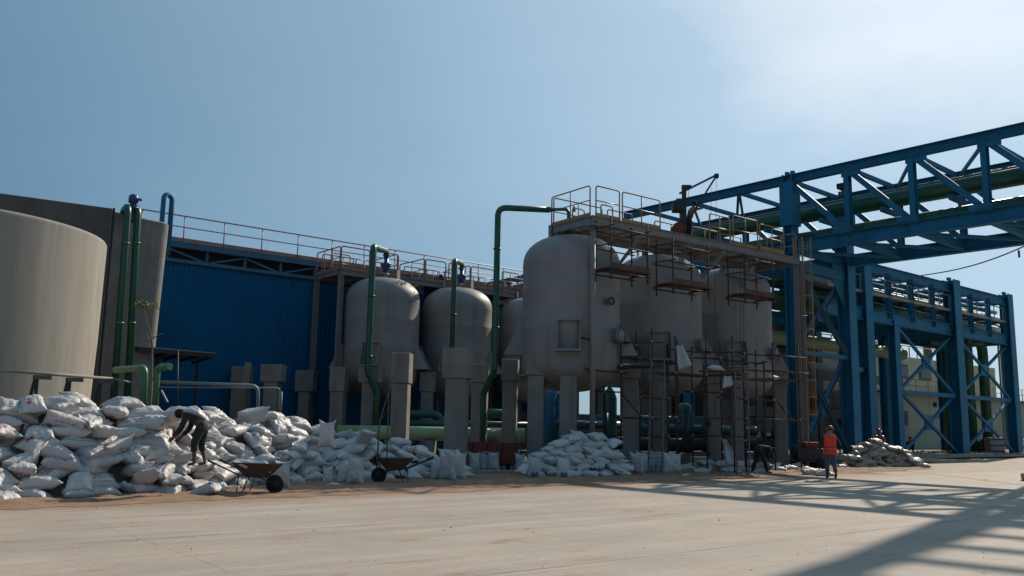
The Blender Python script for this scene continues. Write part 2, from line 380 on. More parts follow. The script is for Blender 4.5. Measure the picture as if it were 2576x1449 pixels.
# twin green riser pipes hooked over the wall
for (uT, vT, uB, lab) in ((324, 524, 300, 'left of twin dark green riser pipes on the concrete basin wall'), (349, 527, 336, 'right of twin dark green riser pipes on the concrete basin wall')):
    Yp = 34.2 + (uT-324)*.02
    top = at(uT-3, vT+14, Yp); bot = V(at(uB-18, 1030, Yp).x+.05, Yp, .6)
    dr = (top-bot).normalized()
    t = empty('riser_pipe', (bot.x, bot.y, 0), lab, 'pipe', 'green riser pipes on the basin')
    hb = top + bb*1.1
    hook = [bot, top + dr*.35, top+dr*.35 + bb*1.2 - Z*.02, top + bb*1.25 - Z*1.2]
    MB().tube(fillet(hook, .42, 8), .14, 14).build('pipe_run', M['greenpipe'], t)
    for vv in (612, 813):
        z = zat(uT, vv, Yp); q = bot + dr*((z-bot.z)/dr.z)
        MB().rev(q, [(.14, -.03), (.17, -.03), (.17, .03), (.14, .03)], 16, axis=dr).build('clamp', M['lightgreen'], t)
    q = bot + dr*((zat(uT, 815, Yp)-bot.z)/dr.z)
t = empty('gate_valve', at(333, 530, 34.6), 'dark blue valve standing between the two pipe hooks on the basin top', 'valve')
p = at(333, 533, 34.7); mb = MB().rev(p, [(.16, -.4), (.16, .1), (.24, .12), (.24, .2), (.12, .22), (.12, .35), (.19, .38), (.19, .62), (.14, .7), (.05, .74)], 14)
mb.build('body', M['bluevalve'], t)
MB().beam(p+V(.1, 0, .52), p+V(.34, 0, .5), .1, .1).build('handle', M['bluevalve'], t)
MB().box(p+V(.02, 0, .25), .34, .12, .08).build('flange', M['bluevalve'], t)
# blue inverted-U vent pipe behind the wall
Yb = 38.5; cx = at(418, 500, Yb); mb = []
rr = .21; a = V(at(411.5, 565, Yb).x, Yb-.2, bz-1); b = V(at(423.5, 565, Yb).x, Yb+.2, bz-1); zt = zat(418, 485, Yb)
m_ = (a+b)/2; rv = V((b-a).x, (b-a).y, 0)/2
arc = [V(m_.x, m_.y, zt-.1-rv.length) - rv*math.cos(q) + Z*(rv.length*math.sin(q)) for q in [math.pi*k/12 for k in range(13)]]
pipe('vent_pipe', M['bluevalve'], [a] + arc + [b], .115, .001, label='blue upside-down U vent pipe rising above the basin corner', cat='pipe')
bpy.data.objects['vent_pipe'].data.materials[0] = M['bluesteel']
# ------------------------------------------------------------ blue clad building
def blue_building():
    zr = zat(868, 668, 46.5)
    p1 = V(xat(868, 46.5, 668), 46.5, 0); p0 = p1 - EA*11.5; p2 = p1 + EA*17
    t = empty('blue_building', p0, 'long blue corrugated building with an orange roof walkway rail', 'building')
    zc = zr - 1.02   # top of cladding
    # corrugated sheet
    vs = []; fs = []; L = (p2-p0).length; n = int(L/.25); i = 0
    prof = []
    for k in range(n):
        x = k*.25; prof += [(x, 0), (x+.15, 0), (x+.18, -.018), (x+.22, -.018)]
    for (x, o) in prof:
        for z in (0, zc): vs.append(p0 + EA*x + EB*o + Z*z)
    for k in range(len(prof)-1): fs.append((2*k, 2*k+2, 2*k+3, 2*k+1))
    MB().add(vs, fs).build('cladding', M['bluesheet'], t)
    MB().box((p0+p2)/2 + EB*9.2 + Z*(zc/2), L, 18.2, zc, EA, EB).build('rear_walls', M['bluesheet'], t)
    # fastener rows
    f = MB()
    for k in range(int(L/.25)):
        f.box(p0 + EA*(k*.25+.06) - EB*.012 + Z*(zc-.22), .018, .02, .16, EA, EB)
    o = f.build('fastener_strip', M['galv'], t)
    # roof-edge truss
    top = MB().beam(p0 - EB*.1 + Z*(zr-.19), p2 - EB*.1 + Z*(zr-.19), .35, .26); top.build('top_chord', M['bluelight'], t)
    MB().beam(p0 - EB*.05 + Z*(zc+.08), p2 - EB*.05 + Z*(zc+.08), .28, .16).build('bottom_chord', M['bluelight'], t)
    MB().box((p0+p2)/2 + EB*.6 + Z*(zc+.45), L, .1, .8, EA, EB).build('back_panel', M['dark'], t)
    k = 0; s = .2
    while s < L-2:
        a = p0 + EA*s - EB*.06
        MB().beam(a+Z*(zc+.1), a+Z*(zr-.35), .12, .12).build('truss_post', M['bluelight'], t)
        b = a + EA*1.9
        q = (a+Z*(zr-.4), b+Z*(zc+.15)) if k % 2 else (a+Z*(zc+.15), b+Z*(zr-.4))
        MB().beam(q[0]+EA*.1, q[1]-EA*.1, .08, .09).build('truss_brace', M['bluelight'], t); s += 1.9; k += 1
    # walkway
    MB().box((p0+p2)/2 + EB*.35 + Z*(zr+.0), L, 1.2, .08, EA, EB).build('walkway_deck', M['greysteel'], t)
    MB().beam(p0 - EB*.24 + Z*(zr+.10), p2 - EB*.24 + Z*(zr+.10), .02, .12).build('toe_board', M['orange'], t)
    for z, r in ((1.22, .032), (.68, .026)):
        MB().tube([p0 - EB*.24 + Z*(zr+z), p2 - EB*.24 + Z*(zr+z)], r, 8).build('guard_rail', M['orange'], t)
    s = .8
    while s < L:
        a = p0 + EA*s - EB*.24
        MB().tube([a+Z*(zr-.05), a+Z*(zr+1.22)], .028, 8).build('rail_post', M['orange'], t); s += 1.95
    return p0, p1, p2, zr
bp0, bp1, bp2, bzr = blue_building()
# lean-to canopy
Yk = 36.9; a = at(428, 880, Yk); b = at(541, 892, Yk+1.8); b.z = a.z
t = empty('canopy', (a.x, a.y, 0), 'small dark lean-to canopy against the blue wall', 'canopy')
dd = (b-a).normalized(); nb = V(-dd.y, dd.x, 0)
mb = MB(); lo = [a - dd*1.5, b, b + nb*1.7 - Z*.28, a - dd*1.5 + nb*1.7 - Z*.28]
mb.prism(lo, Z*.05).build('roof_sheet', M['galv'], t)
MB().beam(a-dd*1.5-Z*.1, b-Z*.1, .08, .16).build('edge_beam', M['dark'], t)
for k in range(4):
    q = a + dd*(k*.75) ; MB().beam(q-Z*.08, q+nb*1.7-Z*.36, .06, .1).build('rafter', M['dark'], t)
for s in (.2, 2.2):
    q = a+dd*s+nb*1.2; MB().beam(q-Z*.3, V(q.x, q.y, 0), .1, .1).build('post', M['dark'], t)
# ------------------------------------------------------------ pillars
AXF = V(math.sin(R(6)), math.cos(R(6)), 0); AXR = V(AXF.y, -AXF.x, 0)
def pillar(u, vt, capw, vcb, shw, Y, lab, capd=None, name='concrete_pillar'):
    k = Y/2225; th = abs(math.atan2(u-1288, 2227)-R(6)); zt = zat(u, vt, Y); zc = zat(u, vcb, Y); x = xat(u, Y, vt)
    # keep the shaft vertical below the measured top
    w2 = shw*k/(math.cos(th)+math.sin(th)); dp = capd or w2+.10; w1 = max((capw*k-dp*math.sin(th))/math.cos(th), w2+.08)
    base = V(x, Y, 0) + AXF*(w2/2)
    t = empty(name, base, lab, 'pillar', 'concrete pillars')
    MB().box(base+Z*(zt+zc)/2, w1, dp, zt-zc, AXR, AXF).build('cap', M['concrete'], t, bevel=.03)
    MB().box(base+Z*(zc/2), w2, w2, zc-.006, AXR, AXF).build('shaft', M['concrete'], t, bevel=.03)
    return t
P_ = [
 (603, 922, 56, 962, 50, 42, 'concrete pillar with steel strap on its cap, leftmost before the blue wall'),
 (683, 916, 66, 960, 45, 39.9, 'concrete pillar with wide cap, second from left before the blue wall'),
 (767, 931, 56, 985, 36, 44, 'slim concrete pillar, third from left before the blue wall'),
 (850, 923, 50, 985, 43, 40.9, 'concrete pillar just left of the leftmost steel vessel'),
 (929, 923, 62, 962, 42, 40.6, 'concrete pillar under the leftmost steel vessel behind the bent green pipe'),
 (1074, 935, 42, 985, 33, 43.3, 'concrete pillar at the right edge of the leftmost steel vessel'),
 (1008, 887, 56, 964, 50, 31.9, 'free-standing concrete pillar with a sunlit right edge'),
 (1149, 875, 82, 952, 62, 29.5, 'tallest concrete pillar with broad cap, near the green pipe'),
 (1206, 915, 50, 962, 44, 36.9, 'concrete pillar half hidden right behind the tallest pillar'),
 (1283, 903, 44, 958, 40, 33.9, 'dark concrete pillar left of the largest vessel'),
 (1349, 893, 54, 944, 44, 31.8, 'left one of two concrete pillars in front of the largest vessel'),
 (1430, 893, 68, 944, 45, 31.4, 'right one of two concrete pillars in front of the largest vessel'),
 (1587, 912, 50, 952, 42, 33.6, 'concrete pillar behind the first ground scaffold'),
 (1660, 914, 66, 957, 46, 34.8, 'concrete pillar behind the left ladder'),
 (1795, 925, 44, 965, 34, 37.5, 'concrete pillar under the middle vessel behind the second scaffold'),
 (1856, 938, 56, 975, 38, 37.9, 'concrete pillar behind the right ladder'),
 (1963, 930, 44, 965, 34, 40.3, 'concrete pillar under the rightmost vessel'),
]
for q in P_: pillar(*q)
# steel strap on the left pillar
q = V(xat(622, 41.8, 930), 41.72, zat(622, 941, 41.8))
tag(MB().prism([q+V(-.1, 0, .55), q+V(.22, .02, .55), q+V(.14, .0, -.45), q+V(-.22, 0, -.55)], V(0, .02, 0)).build('steel_plate', M['greysteel']), 'thin pale plate leaning on the cap of the leftmost pillar', 'plate')
# ------------------------------------------------------------ vessels
def vessel(u, vtop, Y, lab, front=True):
    k = Y/33.0; r = 1.85; x = xat(u, Y, vtop); zt = zat(u, vtop, Y-.4); c = V(x, Y, 0)
    t = empty('pressure_vessel', c, lab, 'vessel', 'beige steel vessels')
    hd = 1.12; zs = zt-hd; zb = 3.85
    prof = [(r*math.sin(a), zs+hd*math.cos(a)) for a in [math.pi/2*i/14 for i in range(15)]]
    for i in range(len(prof)):       # torispherical shoulder
        a = math.pi/2*i/14; prof[i] = (r*(math.sin(a)**.82), zs+hd*(math.cos(a)**.95 if math.cos(a) > 0 else 0))
    body = prof + [(r, zs-.02), (r+.010, zs-.08), (r+.012, (zs+zb)/2+.83), (r+.012, (zs+zb)/2-.59), (r, zb)]
    bb_ = []
    for (r_, z_) in body:
        if r_ > r+.005: bb_ += [(r, z_+.05), (r_, z_), (r, z_-.05)]
        else: bb_.append((r_, z_))
    body = [q for i_, q in enumerate(bb_) if i_ == 0 or q[1] < bb_[i_-1][1]-.004]
    body += [(r*math.cos(a), zb-1.0*math.sin(a)) for a in [math.pi/2*i/10 for i in range(1, 11)]]
    MB().rev(c, body, 72).build('shell', M['tank'], t)
    for a in (-84, 6, 96, 186):
        d = V(math.sin(R(a)), math.cos(R(a)), 0); s = V(d.y, -d.x, 0)
        pl = MB()
        for o in (-.42, .39):
            pl.prism([c+d*(r-.05)+s*o+Z*5.35, c+d*(r+.10)+s*o+Z*5.35, c+d*(r+.62)+s*o+Z*4.28, c+d*(r-.05)+s*o+Z*4.28], s*.03)
        pl.box(c+d*(r+.02)+Z*5.36, .84, .22, .03, s, d)
        pl.box(c+d*(r+.26)+Z*4.245, .9, .74, .07, s, d)
        pl.build('support_bracket', M['tank'], t)
    # lifting lugs
    for a in (-70, 110):
        d = V(math.sin(R(a)), math.cos(R(a)), 0); s = V(d.y, -d.x, 0); b = c+d*(r*.42)+Z*(zs+hd*.86)
        pts = [b-s*.16, b+s*.16] + [b + Z*.42 + s*(.16*math.cos(q)) + Z*(.16*math.sin(q)) for q in [math.pi*i/6 for i in range(7)]]
        MB().prism(pts, d*.05).build('lifting_lug', M['tank'], t)
    # top nozzle
    MB().rev(c, [(.16, zt-.1), (.16, zt+.18), (.26, zt+.18), (.26, zt+.24), (.01, zt+.24)], 16).build('top_nozzle', M['tank'], t)
    return t, c, zt, r
def manhole(t, c, r, az, z, rad=.32):
    d = V(math.sin(R(az)), math.cos(R(az)), 0)
    p = c + d*(r-.1) + Z*z
    m = MB().rev(p, [(rad*.8, 0), (rad*.8, .32), (rad, .32), (rad, .38), (.01, .40)], 24, axis=d).build('manhole', M['tank'], t)
    b = MB(); x = V(d.y, -d.x, 0)
    for k in range(16):
        a = 2*math.pi*k/16; q = p + (x*math.cos(a)+Z*math.sin(a))*rad*.9 + d*.39
        b.tube([q-d*.02, q+d*.05], .022, 6)
    o = b.build('bolt_ring', M['dark'], m)
def frame_plate(t, c, r, az, z, w_=.82, h_=.8, nm='name_plate_frame'):
    d = V(math.sin(R(az)), math.cos(R(az)), 0); x = V(d.y, -d.x, 0); p = c + d*(r+.06) + Z*z
    f = MB()
    for s in (-1, 1):
        f.box(p + x*(s*w_/2), .03, .14, h_+.03, x, d); f.box(p + Z*(s*h_/2), w_-.03, .14, .03, x, d)
    f.box(p - d*.05, w_-.03, .02, h_-.03, x, d)
    f.build(nm, M['tank'], t)
VS = {}
for key, u, v, Y, lab in (('t3', 1438, 590, 33, 'largest, nearest beige steel vessel, under the platform corner'),
                      ('t4', 1652, 640, 36.5, 'beige steel vessel under the middle of the high platform'),
                      ('t5', 1833, 674, 39.6, 'beige steel vessel at the far right end of the front row'),
                      ('t1', 966, 697, 43.5, 'leftmost beige steel vessel, standing before the blue wall'),
                      ('t2', 1152, 722, 46.2, 'second beige steel vessel from the left, behind the tallest pillar'),
                      ('t6', 1336, 748, 49.4, 'beige steel vessel mostly hidden behind the largest one')):
    VS[key] = vessel(u, v, Y, lab)
for key, az, fz in (('t3', 190, 199), ('t4', 190, 204), ('t5', 190, None), ('t1', 190, 160)):
    t, c, zt, r = VS[key]
    if key in ('t3', 't4', 't5'): manhole(t, c, r, 124 if key == 't3' else 128, 4.9)
t, c, zt, r = VS['t3']; manhole(t, c, r, 141, 6.1, .14)
# ------------------------------------------------------------ near pipe bridge (runs back-left to front-right overhead)
NB0 = V(xat(1985, 42, 441), 42, 0)                 # front support column
BD = V(math.sin(R(-41)), math.cos(R(-41)), 0)  # direction to the far end
BN = V(BD.y, -BD.x, 0)                         # across, away from the camera side
BW = 5.2; ZT, ZB = 14.08, 10.35
def bpt(s, z, w_=0.0): return NB0 - BD*s + BN*w_ + Z*z   # s grows toward the camera
def near_bridge():
    t = empty('pipe_bridge', (NB0.x, NB0.y, 0), 'large blue steel truss bridge carrying green pipes high across the upper right', 'bridge')
    s0, s1 = -10.9, 15.4
    for w_, nm in ((0, 'top_chord'), (BW, 'top_chord')):
        MB().ibeam(bpt(s0, ZT-.2, w_), bpt(s1, ZT-.2, w_), .38, .42).build(nm, M['bluesteel'], t)
    for w_ in (0, BW):
        MB().ibeam(bpt(s0, ZB+.1, w_), bpt(s1, ZB+.1, w_), .42, .62).build('bottom_chord', M['bluesteel'], t)
    panels = [3.03*k for k in range(-3, 6)]
    for k, s in enumerate(panels):
        for w_ in (0, BW):
            if w_ == 0 and s < -.5: continue
            if abs(s) < .1: continue
            MB().ibeam(bpt(s, ZB+.4, w_), bpt(s, ZT-.4, w_), .24, .34, .02).build('truss_post', M['bluesteel'], t)
        MB().beam(bpt(s, ZT-.25, .2), bpt(s, ZT-.25, BW-.2), .16, .2).build('top_cross_beam', M['bluesteel'], t)
        MB().ibeam(bpt(s, ZB+.05, .2), bpt(s, ZB+.05, BW-.2), .25, .4).build('floor_beam', M['bluesteel'], t)
        if s+3.03 <= s1:
            e = s+3.03
            for w_ in (0, BW):
                if w_ == 0 and s < -.5: continue
                MB().beam(bpt(s+.15, ZT-.45, w_), bpt(e-.15, ZB+.5, w_), .16, .26).build('diagonal_brace', M['bluesteel'], t)
            MB().beam(bpt(s, ZT-.3, BW-.2), bpt(e, ZT-.3, .2), .13, .13).build('top_plan_brace', M['bluesteel'], t)
            MB().beam(bpt(s, ZB-.1, .2), bpt(e, ZB-.1, BW-.2), .14, .14).build('floor_plan_brace', M['bluesteel'], t)
    for s in (-10.3, -6.5):
        MB().beam(bpt(s, ZT-.3, BW-.2), bpt(s+3.4, ZT-.3, .2), .14, .14).build('top_plan_brace', M['bluesteel'], t)
    for s in panels:
        if s > -.5 and abs(s) > .1:
            MB().box(bpt(s+.25, ZT-.52, -.14), .02, .95, .36, BN, BD).build('gusset_plate', M['bluesteel'], t)
            MB().box(bpt(s-.25, ZB+.5, -.14), .02, .95, .36, BN, BD).build('gusset_plate', M['bluesteel'], t)
    # mid-level pipe shelf beams
    for k, s in enumerate(panels):
        MB().beam(bpt(s+1.5, 11.62, .15), bpt(s+1.5, 11.62, BW-.15), .18, .22).build('pipe_shelf', M['bluesteel'], t)
    # columns: front column, rear column (with flange plates)
    for w_, wd in ((0, .55), (BW, .72)):
        c = MB().ibeam(bpt(0, 0, w_), bpt(0, ZT+.04, w_), wd, wd*.95, .05, up=BD)
        c.build('column', M['bluesteel'], t)
        MB().box(bpt(0, 12.6, w_), wd+.18, wd+.16, 2.2, BN, BD).build('gusset_plate', M['bluesteel'], t)
        MB().box(bpt(0, .02, w_), 1.0, 1.0, .05, BN, BD).build('base_plate', M['greysteel'], t)
        for o in (-.1, .2): MB().box(bpt(o, ZT+.12, w_), .2, .16, .16, BN, BD).build('cleat', M['bluesteel'], t)
    for z, h in ((9.6, .5), (5.35, .22)):
        MB().beam(bpt(0, z, .25), bpt(0, z, BW-.3), .3, h).build('portal_beam', M['bluesteel'], t)
    MB().prism([bpt(.1, ZB-.2, BW-.3), bpt(.1, ZB-.2, BW-1.5), bpt(.1, 9.2, BW-1.5), bpt(.1, 7.9, BW-.35)], BD*.04).build('knee_plate', M['bluesteel'], t)
    for za, zb in ((9.3, 5.5), (5.2, .4)):
        for q in ((za, zb), (zb, za)):
            MB().ibeam(bpt(.12 if q[0] > q[1] else -.12, q[0], .35), bpt(.12 if q[0] > q[1] else -.12, q[1], BW-.4), .2, .22, .02).build('portal_brace', M['bluelight'], t)
        MB().box(bpt(0, (za+zb)/2, BW/2), .75, .1, .75, BN, BD).build('centre_gusset', M['bluelight'], t)
    # far end columns and junction columns
    for s in (-10.3,):
        for w_ in (0, BW):
            MB().ibeam(bpt(s, 0, w_), bpt(s, ZB, w_), .5, .5, .04).build('column', M['bluesteel'], t)
    for s in (16.2,):
        MB().ibeam(bpt(s, 0, 0), bpt(s, ZB, 0), .6, .6, .04).build('column', M['bluesteel'], t)
    # flexible hose bundle and floodlight on top
    return t
near_bridge()
for (z, w_, r, lab) in ((12.22, 1.1, .38, 'thick dark green pipe on the upper shelf of the big blue bridge'),
                   (10.95, .75, .33, 'dark green pipe just above the bottom chord of the big blue bridge')):
    o = MB().tube([bpt(-10.6, z, w_), bpt(17, z, w_)], r, 20).build('bridge_pipe', M['greenpipe'])
    tag(o, lab, 'pipe', 'green pipes on the big bridge')
o = MB().tube([bpt(-10.6, 12.64, 1.0), bpt(17, 12.64, 1.0)], .04, 8).build('glint_tube', M['galv']); tag(o, 'thin pale tube drawn as the highlight on top of the thick bridge pipe', 'glint_tube')  # pale tube added to draw the highlight along the pipe's top
t = empty('flood_lamp', bpt(2.4, ZT, .4), 'small dark lamp box on the bridge beside the second truss post', 'lamp')
MB().box(bpt(2.3, 13.25, .9), .5, .35, .25, BN, BD).build('housing', M['dark'], t); MB().beam(bpt(2.3, 12.8, .9), bpt(2.3, 13.2, .9), .05, .05).build('bracket', M['dark'], t)
for j in range(5):
    p = bpt(.5, 13.0-.06*j, 1.0+.12*j); q = bpt(2.6+.2*j, 12.75, 1.9+.1*j)
    o = MB().tube([p, (p+q)/2 - Z*.12, q], .02, 6).build('loose_rebar', M['dark']); tag(o, ['nearest', 'second nearest', 'middle', 'second farthest', 'farthest'][j]+' of five thin dark rods on the thick bridge pipe by the front column', 'rod', 'loose rods on the bridge')
# ------------------------------------------------------------ side rack joining beyond the right edge (its shadow crosses the road)
def side_rack():
    zz = 24.0; sh = V(math.sin(SUN_AZ), math.cos(SUN_AZ), 0)*(zz/math.tan(SUN_EL))
    g1, g2 = gd(2466, 1298)+sh, gd(1950, 1449)+sh; d = (g2-g1).normalized(); n = V(-d.y, d.x, 0)
    a = g1 - d*2.5; L = 19.0
    t = empty('side_pipe_rack', a, 'tall blue pipe rack standing beyond the right edge', 'pipe rack')
    for w_ in (.15, .6, 6):
        MB().beam(a+n*w_+Z*zz, a+n*w_+d*L+Z*zz, .28, .4).build('girder', M['bluesteel'], t)
    s = .6
    while s < L:
        MB().beam(a+d*s+Z*(zz-.1)+n*.2, a+d*s+Z*(zz-.1)+n*5.8, .26, .22).build('cross_beam', M['bluesteel'], t); s += 1.9
    for w_ in (0, 6):
        for s in (.4, 11.2):
            MB().beam(a+n*(w_+.3)+d*s, a+n*(w_+.3)+d*s+Z*zz, .45, .45).build('column', M['bluesteel'], t)
    for i, (w_, r, lab) in enumerate(((.38, .18, 'thick green pipe on the left side of the tall rack beyond the right edge'), (.45, .1, 'second green pipe from the left on the tall rack beyond the right edge'), (4.2, .16, 'slim green pipe on the right side of the tall rack beyond the right edge'))):
        o = MB().tube([a+n*w_+Z*(zz+.5), a+n*w_+d*L+Z*(zz+.5)], r, 12).build('rack_pipe', M['greenpipe'])
        tag(o, lab, 'pipe', 'pipes on the side rack')
side_rack()
# ------------------------------------------------------------ far pipe rack (runs away to the right)
FD = None
def far_rack():
    p0 = V(xat(2166, 51.7, 655), 51.7, 0); p1 = V(xat(2530, 65, 750), 65, 0); d = (p1-p0).normalized(); n = V(-d.y, d.x, 0)
    zt = zat(2166, 657, 51.7); L = (p1-p0).length; Wd = 5.0
    t = empty('far_pipe_rack', p0, 'long blue pipe rack receding to the right below the big bridge', 'pipe rack')
    q = lambda s, z, w_=0: p0 + d*s + n*w_ + Z*z
    zw = zat(2151, 730, 51.2); zg = zat(2177, 793, 52.2)
    for w_ in (0, Wd):
        MB().ibeam(q(-6 if w_ else 0, zt-.3, w_), q(L+.3, zt-.3, w_), .35, .6).build('top_chord', M['bluesteel'], t)
        MB().beam(q(-6 if w_ else -4, zw, w_), q(L+.3, zw, w_), .2, .16).build('walkway_beam', M['bluelight'] if w_ else M['greysteel'], t)
        MB().ibeam(q(-6 if w_ else -4, zg, w_), q(L+.3, zg, w_), .35, .78).build('bottom_girder', M['bluesteel'], t)
    cols = [0.2, 3.7, 11.9, L]
    s = .2
    k = 0
    for s in [2.9*j+.2 for j in range(8)]:
        for w_ in (0, Wd):
            MB().ibeam(q(s, zg, w_), q(s, zt-.4, w_), .26, .34, .02).build('truss_post', M['bluesteel'], t)
        MB().beam(q(s, zt-.4, .1), q(s, zt-.4, Wd-.1), .2, .3).build('cross_beam', M['bluesteel'], t)
        MB().beam(q(s, zw, .1), q(s, zw, Wd-.1), .16, .2).build('cross_beam', M['bluesteel'], t)
        MB().beam(q(s, zg-.2, .1), q(s, zg-.2, Wd-.1), .2, .35).build('cross_beam', M['bluesteel'], t)
        if s < L-3:
            a, b = (0.1, Wd-.1) if k % 2 else (Wd-.1, .1)
            MB().beam(q(s, zt-.4, a), q(s+2.9, zt-.4, b), .13, .13).build('plan_brace', M['bluesteel'], t)
        k += 1
    for s, w_, wd in ((.2, 0, .8), (3.75, Wd*.02, .62), (11.9, 0, 1.0), (L, 0, .85), (.2, Wd, .6), (11.9, Wd, .7), (L, Wd, .7)):
        top = zt+.25 if s in (11.9, L) and w_ == 0 else (zg if s == 3.75 else zt)
        MB().ibeam(q(s, 0, w_), q(s, top, w_), wd, wd*.8, .06, up=n).build('column', M['bluesteel'], t)
        if s in (11.9, L) and not w_:
            MB().box(q(s-.3, zt+.32, 0), .3, .2, .18, d, n).build('cleat', M['bluesteel'], t)
    for sa, sb in ((4.1, 11.4), (12.4, L-.4)):
        for za, zb in ((zg-.5, zg-4.4), (zg-4.5, .3)):
            MB().beam(q(sa, za), q(sb, zb), .15, .17).build('cross_brace', M['bluesteel'], t)
            MB().beam(q(sa, zb, .12), q(sb, za, .12), .15, .17).build('cross_brace', M['bluesteel'], t)
            MB().box(q((sa+sb)/2, (za+zb)/2, .06), 1.1, .1, .8, d, n).build('centre_gusset', M['bluesteel'], t)
        MB().beam(q(sa, zg-4.45), q(sb, zg-4.45), .2, .26).build('tie_beam', M['bluesteel'], t)
    for k_ in range(19):
        s = -3.2+1.45*k_
        if s > L: break
        MB().beam(q(s, zw, -.05), q(s, zw+1.0, -.05), .05, .05).build('handrail_post', M['greysteel'], t)
        MB().beam(q(s, zg+.1, .3), q(s, zg+.1, Wd-.3), .12, .14).build('pipe_sleeper', M['bluesteel'], t)
        if k_ % 2: MB().beam(q(s, zw, Wd), q(s, zt-.5, Wd), .12, .12).build('rear_post', M['bluesteel'], t)
        if k_ % 2 == 0 and s > 0: MB().beam(q(s, zw-.02, .1), q(min(s+1.45, L), zg+.4, .1), .09, .09).build('truss_brace', M['bluesteel'], t)
    MB().box(q((L-4)/2, zw+.05, .55), L+4, .8, .05, d, n).build('walkway_deck', M['greysteel'], t)
    MB().tube([q(-4, zw+1.0, -.05), q(L, zw+1.0, -.05)], .035, 6).build('handrail', M['greysteel'], t)
    defs = ((zg+.75, 1.0, .36, 'greenpipe', 'green pipe nearest the camera on the far rack floor'), (zg+.68, 2.0, .3, 'greenpipe', 'second green pipe on the far rack floor'),
            (zg+.75, 3.1, .36, 'teal', 'teal pipe on the far rack floor'), (zg+.6, 4.2, .25, 'greenpipe', 'rear green pipe on the far rack floor'),
            (zw+.35, .9, .2, 'galv', 'pale galvanised pipe on the upper level of the far rack'), (zw+.4, 2.0, .28, 'greenpipe', 'green pipe on the upper level of the far rack'),
            (zw+.35, 3.3, .24, 'teal', 'teal pipe on the upper level of the far rack'), (zt-.75, 2.6, .12, 'palegreen', 'slim pale green pipe under the top of the far rack'),
            (zt-.9, 1.2, .16, 'bluesteel', 'slim blue pipe under the top of the far rack'), (zw-.45, 1.6, .17, 'teal', 'teal pipe hung below the upper level of the far rack'), (zw-.5, 3.9, .2, 'greenpipe', 'green pipe hung below the upper level of the far rack'))
    for z, w_, r, m, lab in defs:
        tag(MB().tube([q(-6, z, w_), q(L+1, z, w_)], r, 14).build('rack_pipe', M[m]), lab, 'pipe', 'pipes on the far rack')
    # end pipes dropping down to the ground at the far end
    for i, (s, w_, r, zz) in enumerate(((L-2.1, 2.2, .42, 8.6), (L-1.0, 1.5, .36, 8.4), (L-3.3, 3.2, .34, 8.2))):
        pp = [q(s-3, zz, w_), q(s, zz, w_), q(s, 0, w_)]
        pipe('drop_pipe', M['greenpipe'], pp, r, .9, label=['thick green drop pipe at the far rack end, right of its neighbours', 'green drop pipe at the far rack end, nearest the camera', 'green drop pipe at the far rack end, leftmost'][i], group='drop pipes at the far rack end')
    for i, o in enumerate((.5, 1.0, 1.35)):
        pp = [q(L-.6, 10.4-i*.5, 1+.3*i), q(L+o+.8, 10.4-i*.5, 1+.3*i), q(L+o+.8, 1.2-.2*i, 1+.3*i), q(L+o+9, 1.2-.2*i, 1+.3*i)]
        pipe('slim_pipe', M['galv'], pp, .07, .35, label=['innermost', 'middle', 'outermost'][i]+' of three slim pipes turning down past the last rack column', group='slim pipes at the right edge')
    return q, d, n, L, zg, zw, zt
FQ, FDD, FN, FL, FZG, FZW, FZT = far_rack()
# green pipe row slung below the far rack girder
tag(MB().tube([FQ(-6, FZG-1.35, 4.2), FQ(13, FZG-1.35, 4.2)], .42, 16).build('slung_pipe', M['palegreen']), 'pale green pipe slung behind the far rack columns', 'pipe')
pipe('low_pipe', M['galv'], [at(2018, 918, 47.5), at(2120, 928, 50), at(2175, 931, 52)], .2, .2, label='pale horizontal pipe crossing behind the yellow ladder', cat='pipe')
# dark pipe bridge beyond the back vessels
def back_bridge():
    a = at(1235, 716, 58); b = at(1420, 668, 52)
    d = (b-a).normalized(); d.z = 0; d.normalize(); n = V(-d.y, d.x, 0); b = a + d*(b-a).length; zz = a.z
    t = empty('back_pipe_bridge', (a.x, a.y, 0), 'dark teal pipe bridge behind the back row of vessels', 'bridge')
    a.z = b.z = zz
    a = a - d*4
    MB().ibeam(a, b, .3, .35).build('top_chord', M['bluesteel'], t); MB().ibeam(a-Z*2, b-Z*2, .3, .4).build('bottom_chord', M['bluesteel'], t)
    L = (b-a).length
    for k in range(int(L/2)+1):
        p = a+d*(k*2); MB().beam(p-Z*.1, p-Z*1.9, .2, .2).build('truss_post', M['bluesteel'], t)
        if k < int(L/2): MB().beam(p-Z*.2, p+d*2-Z*1.8, .14, .14).build('diagonal_brace', M['bluesteel'], t)
    for p in (a+d*1, b-d*.5): MB().beam(V(p.x, p.y, 0), p-Z*2.2, .4, .4).build('column', M['bluesteel'], t)
    tag(MB().tube([a+n*.8-Z*.6, b+n*.8-Z*.6], .5, 14).build('bridge_pipe', M['greenpipe']), 'green pipe carried by the dark back bridge', 'pipe')
back_bridge()
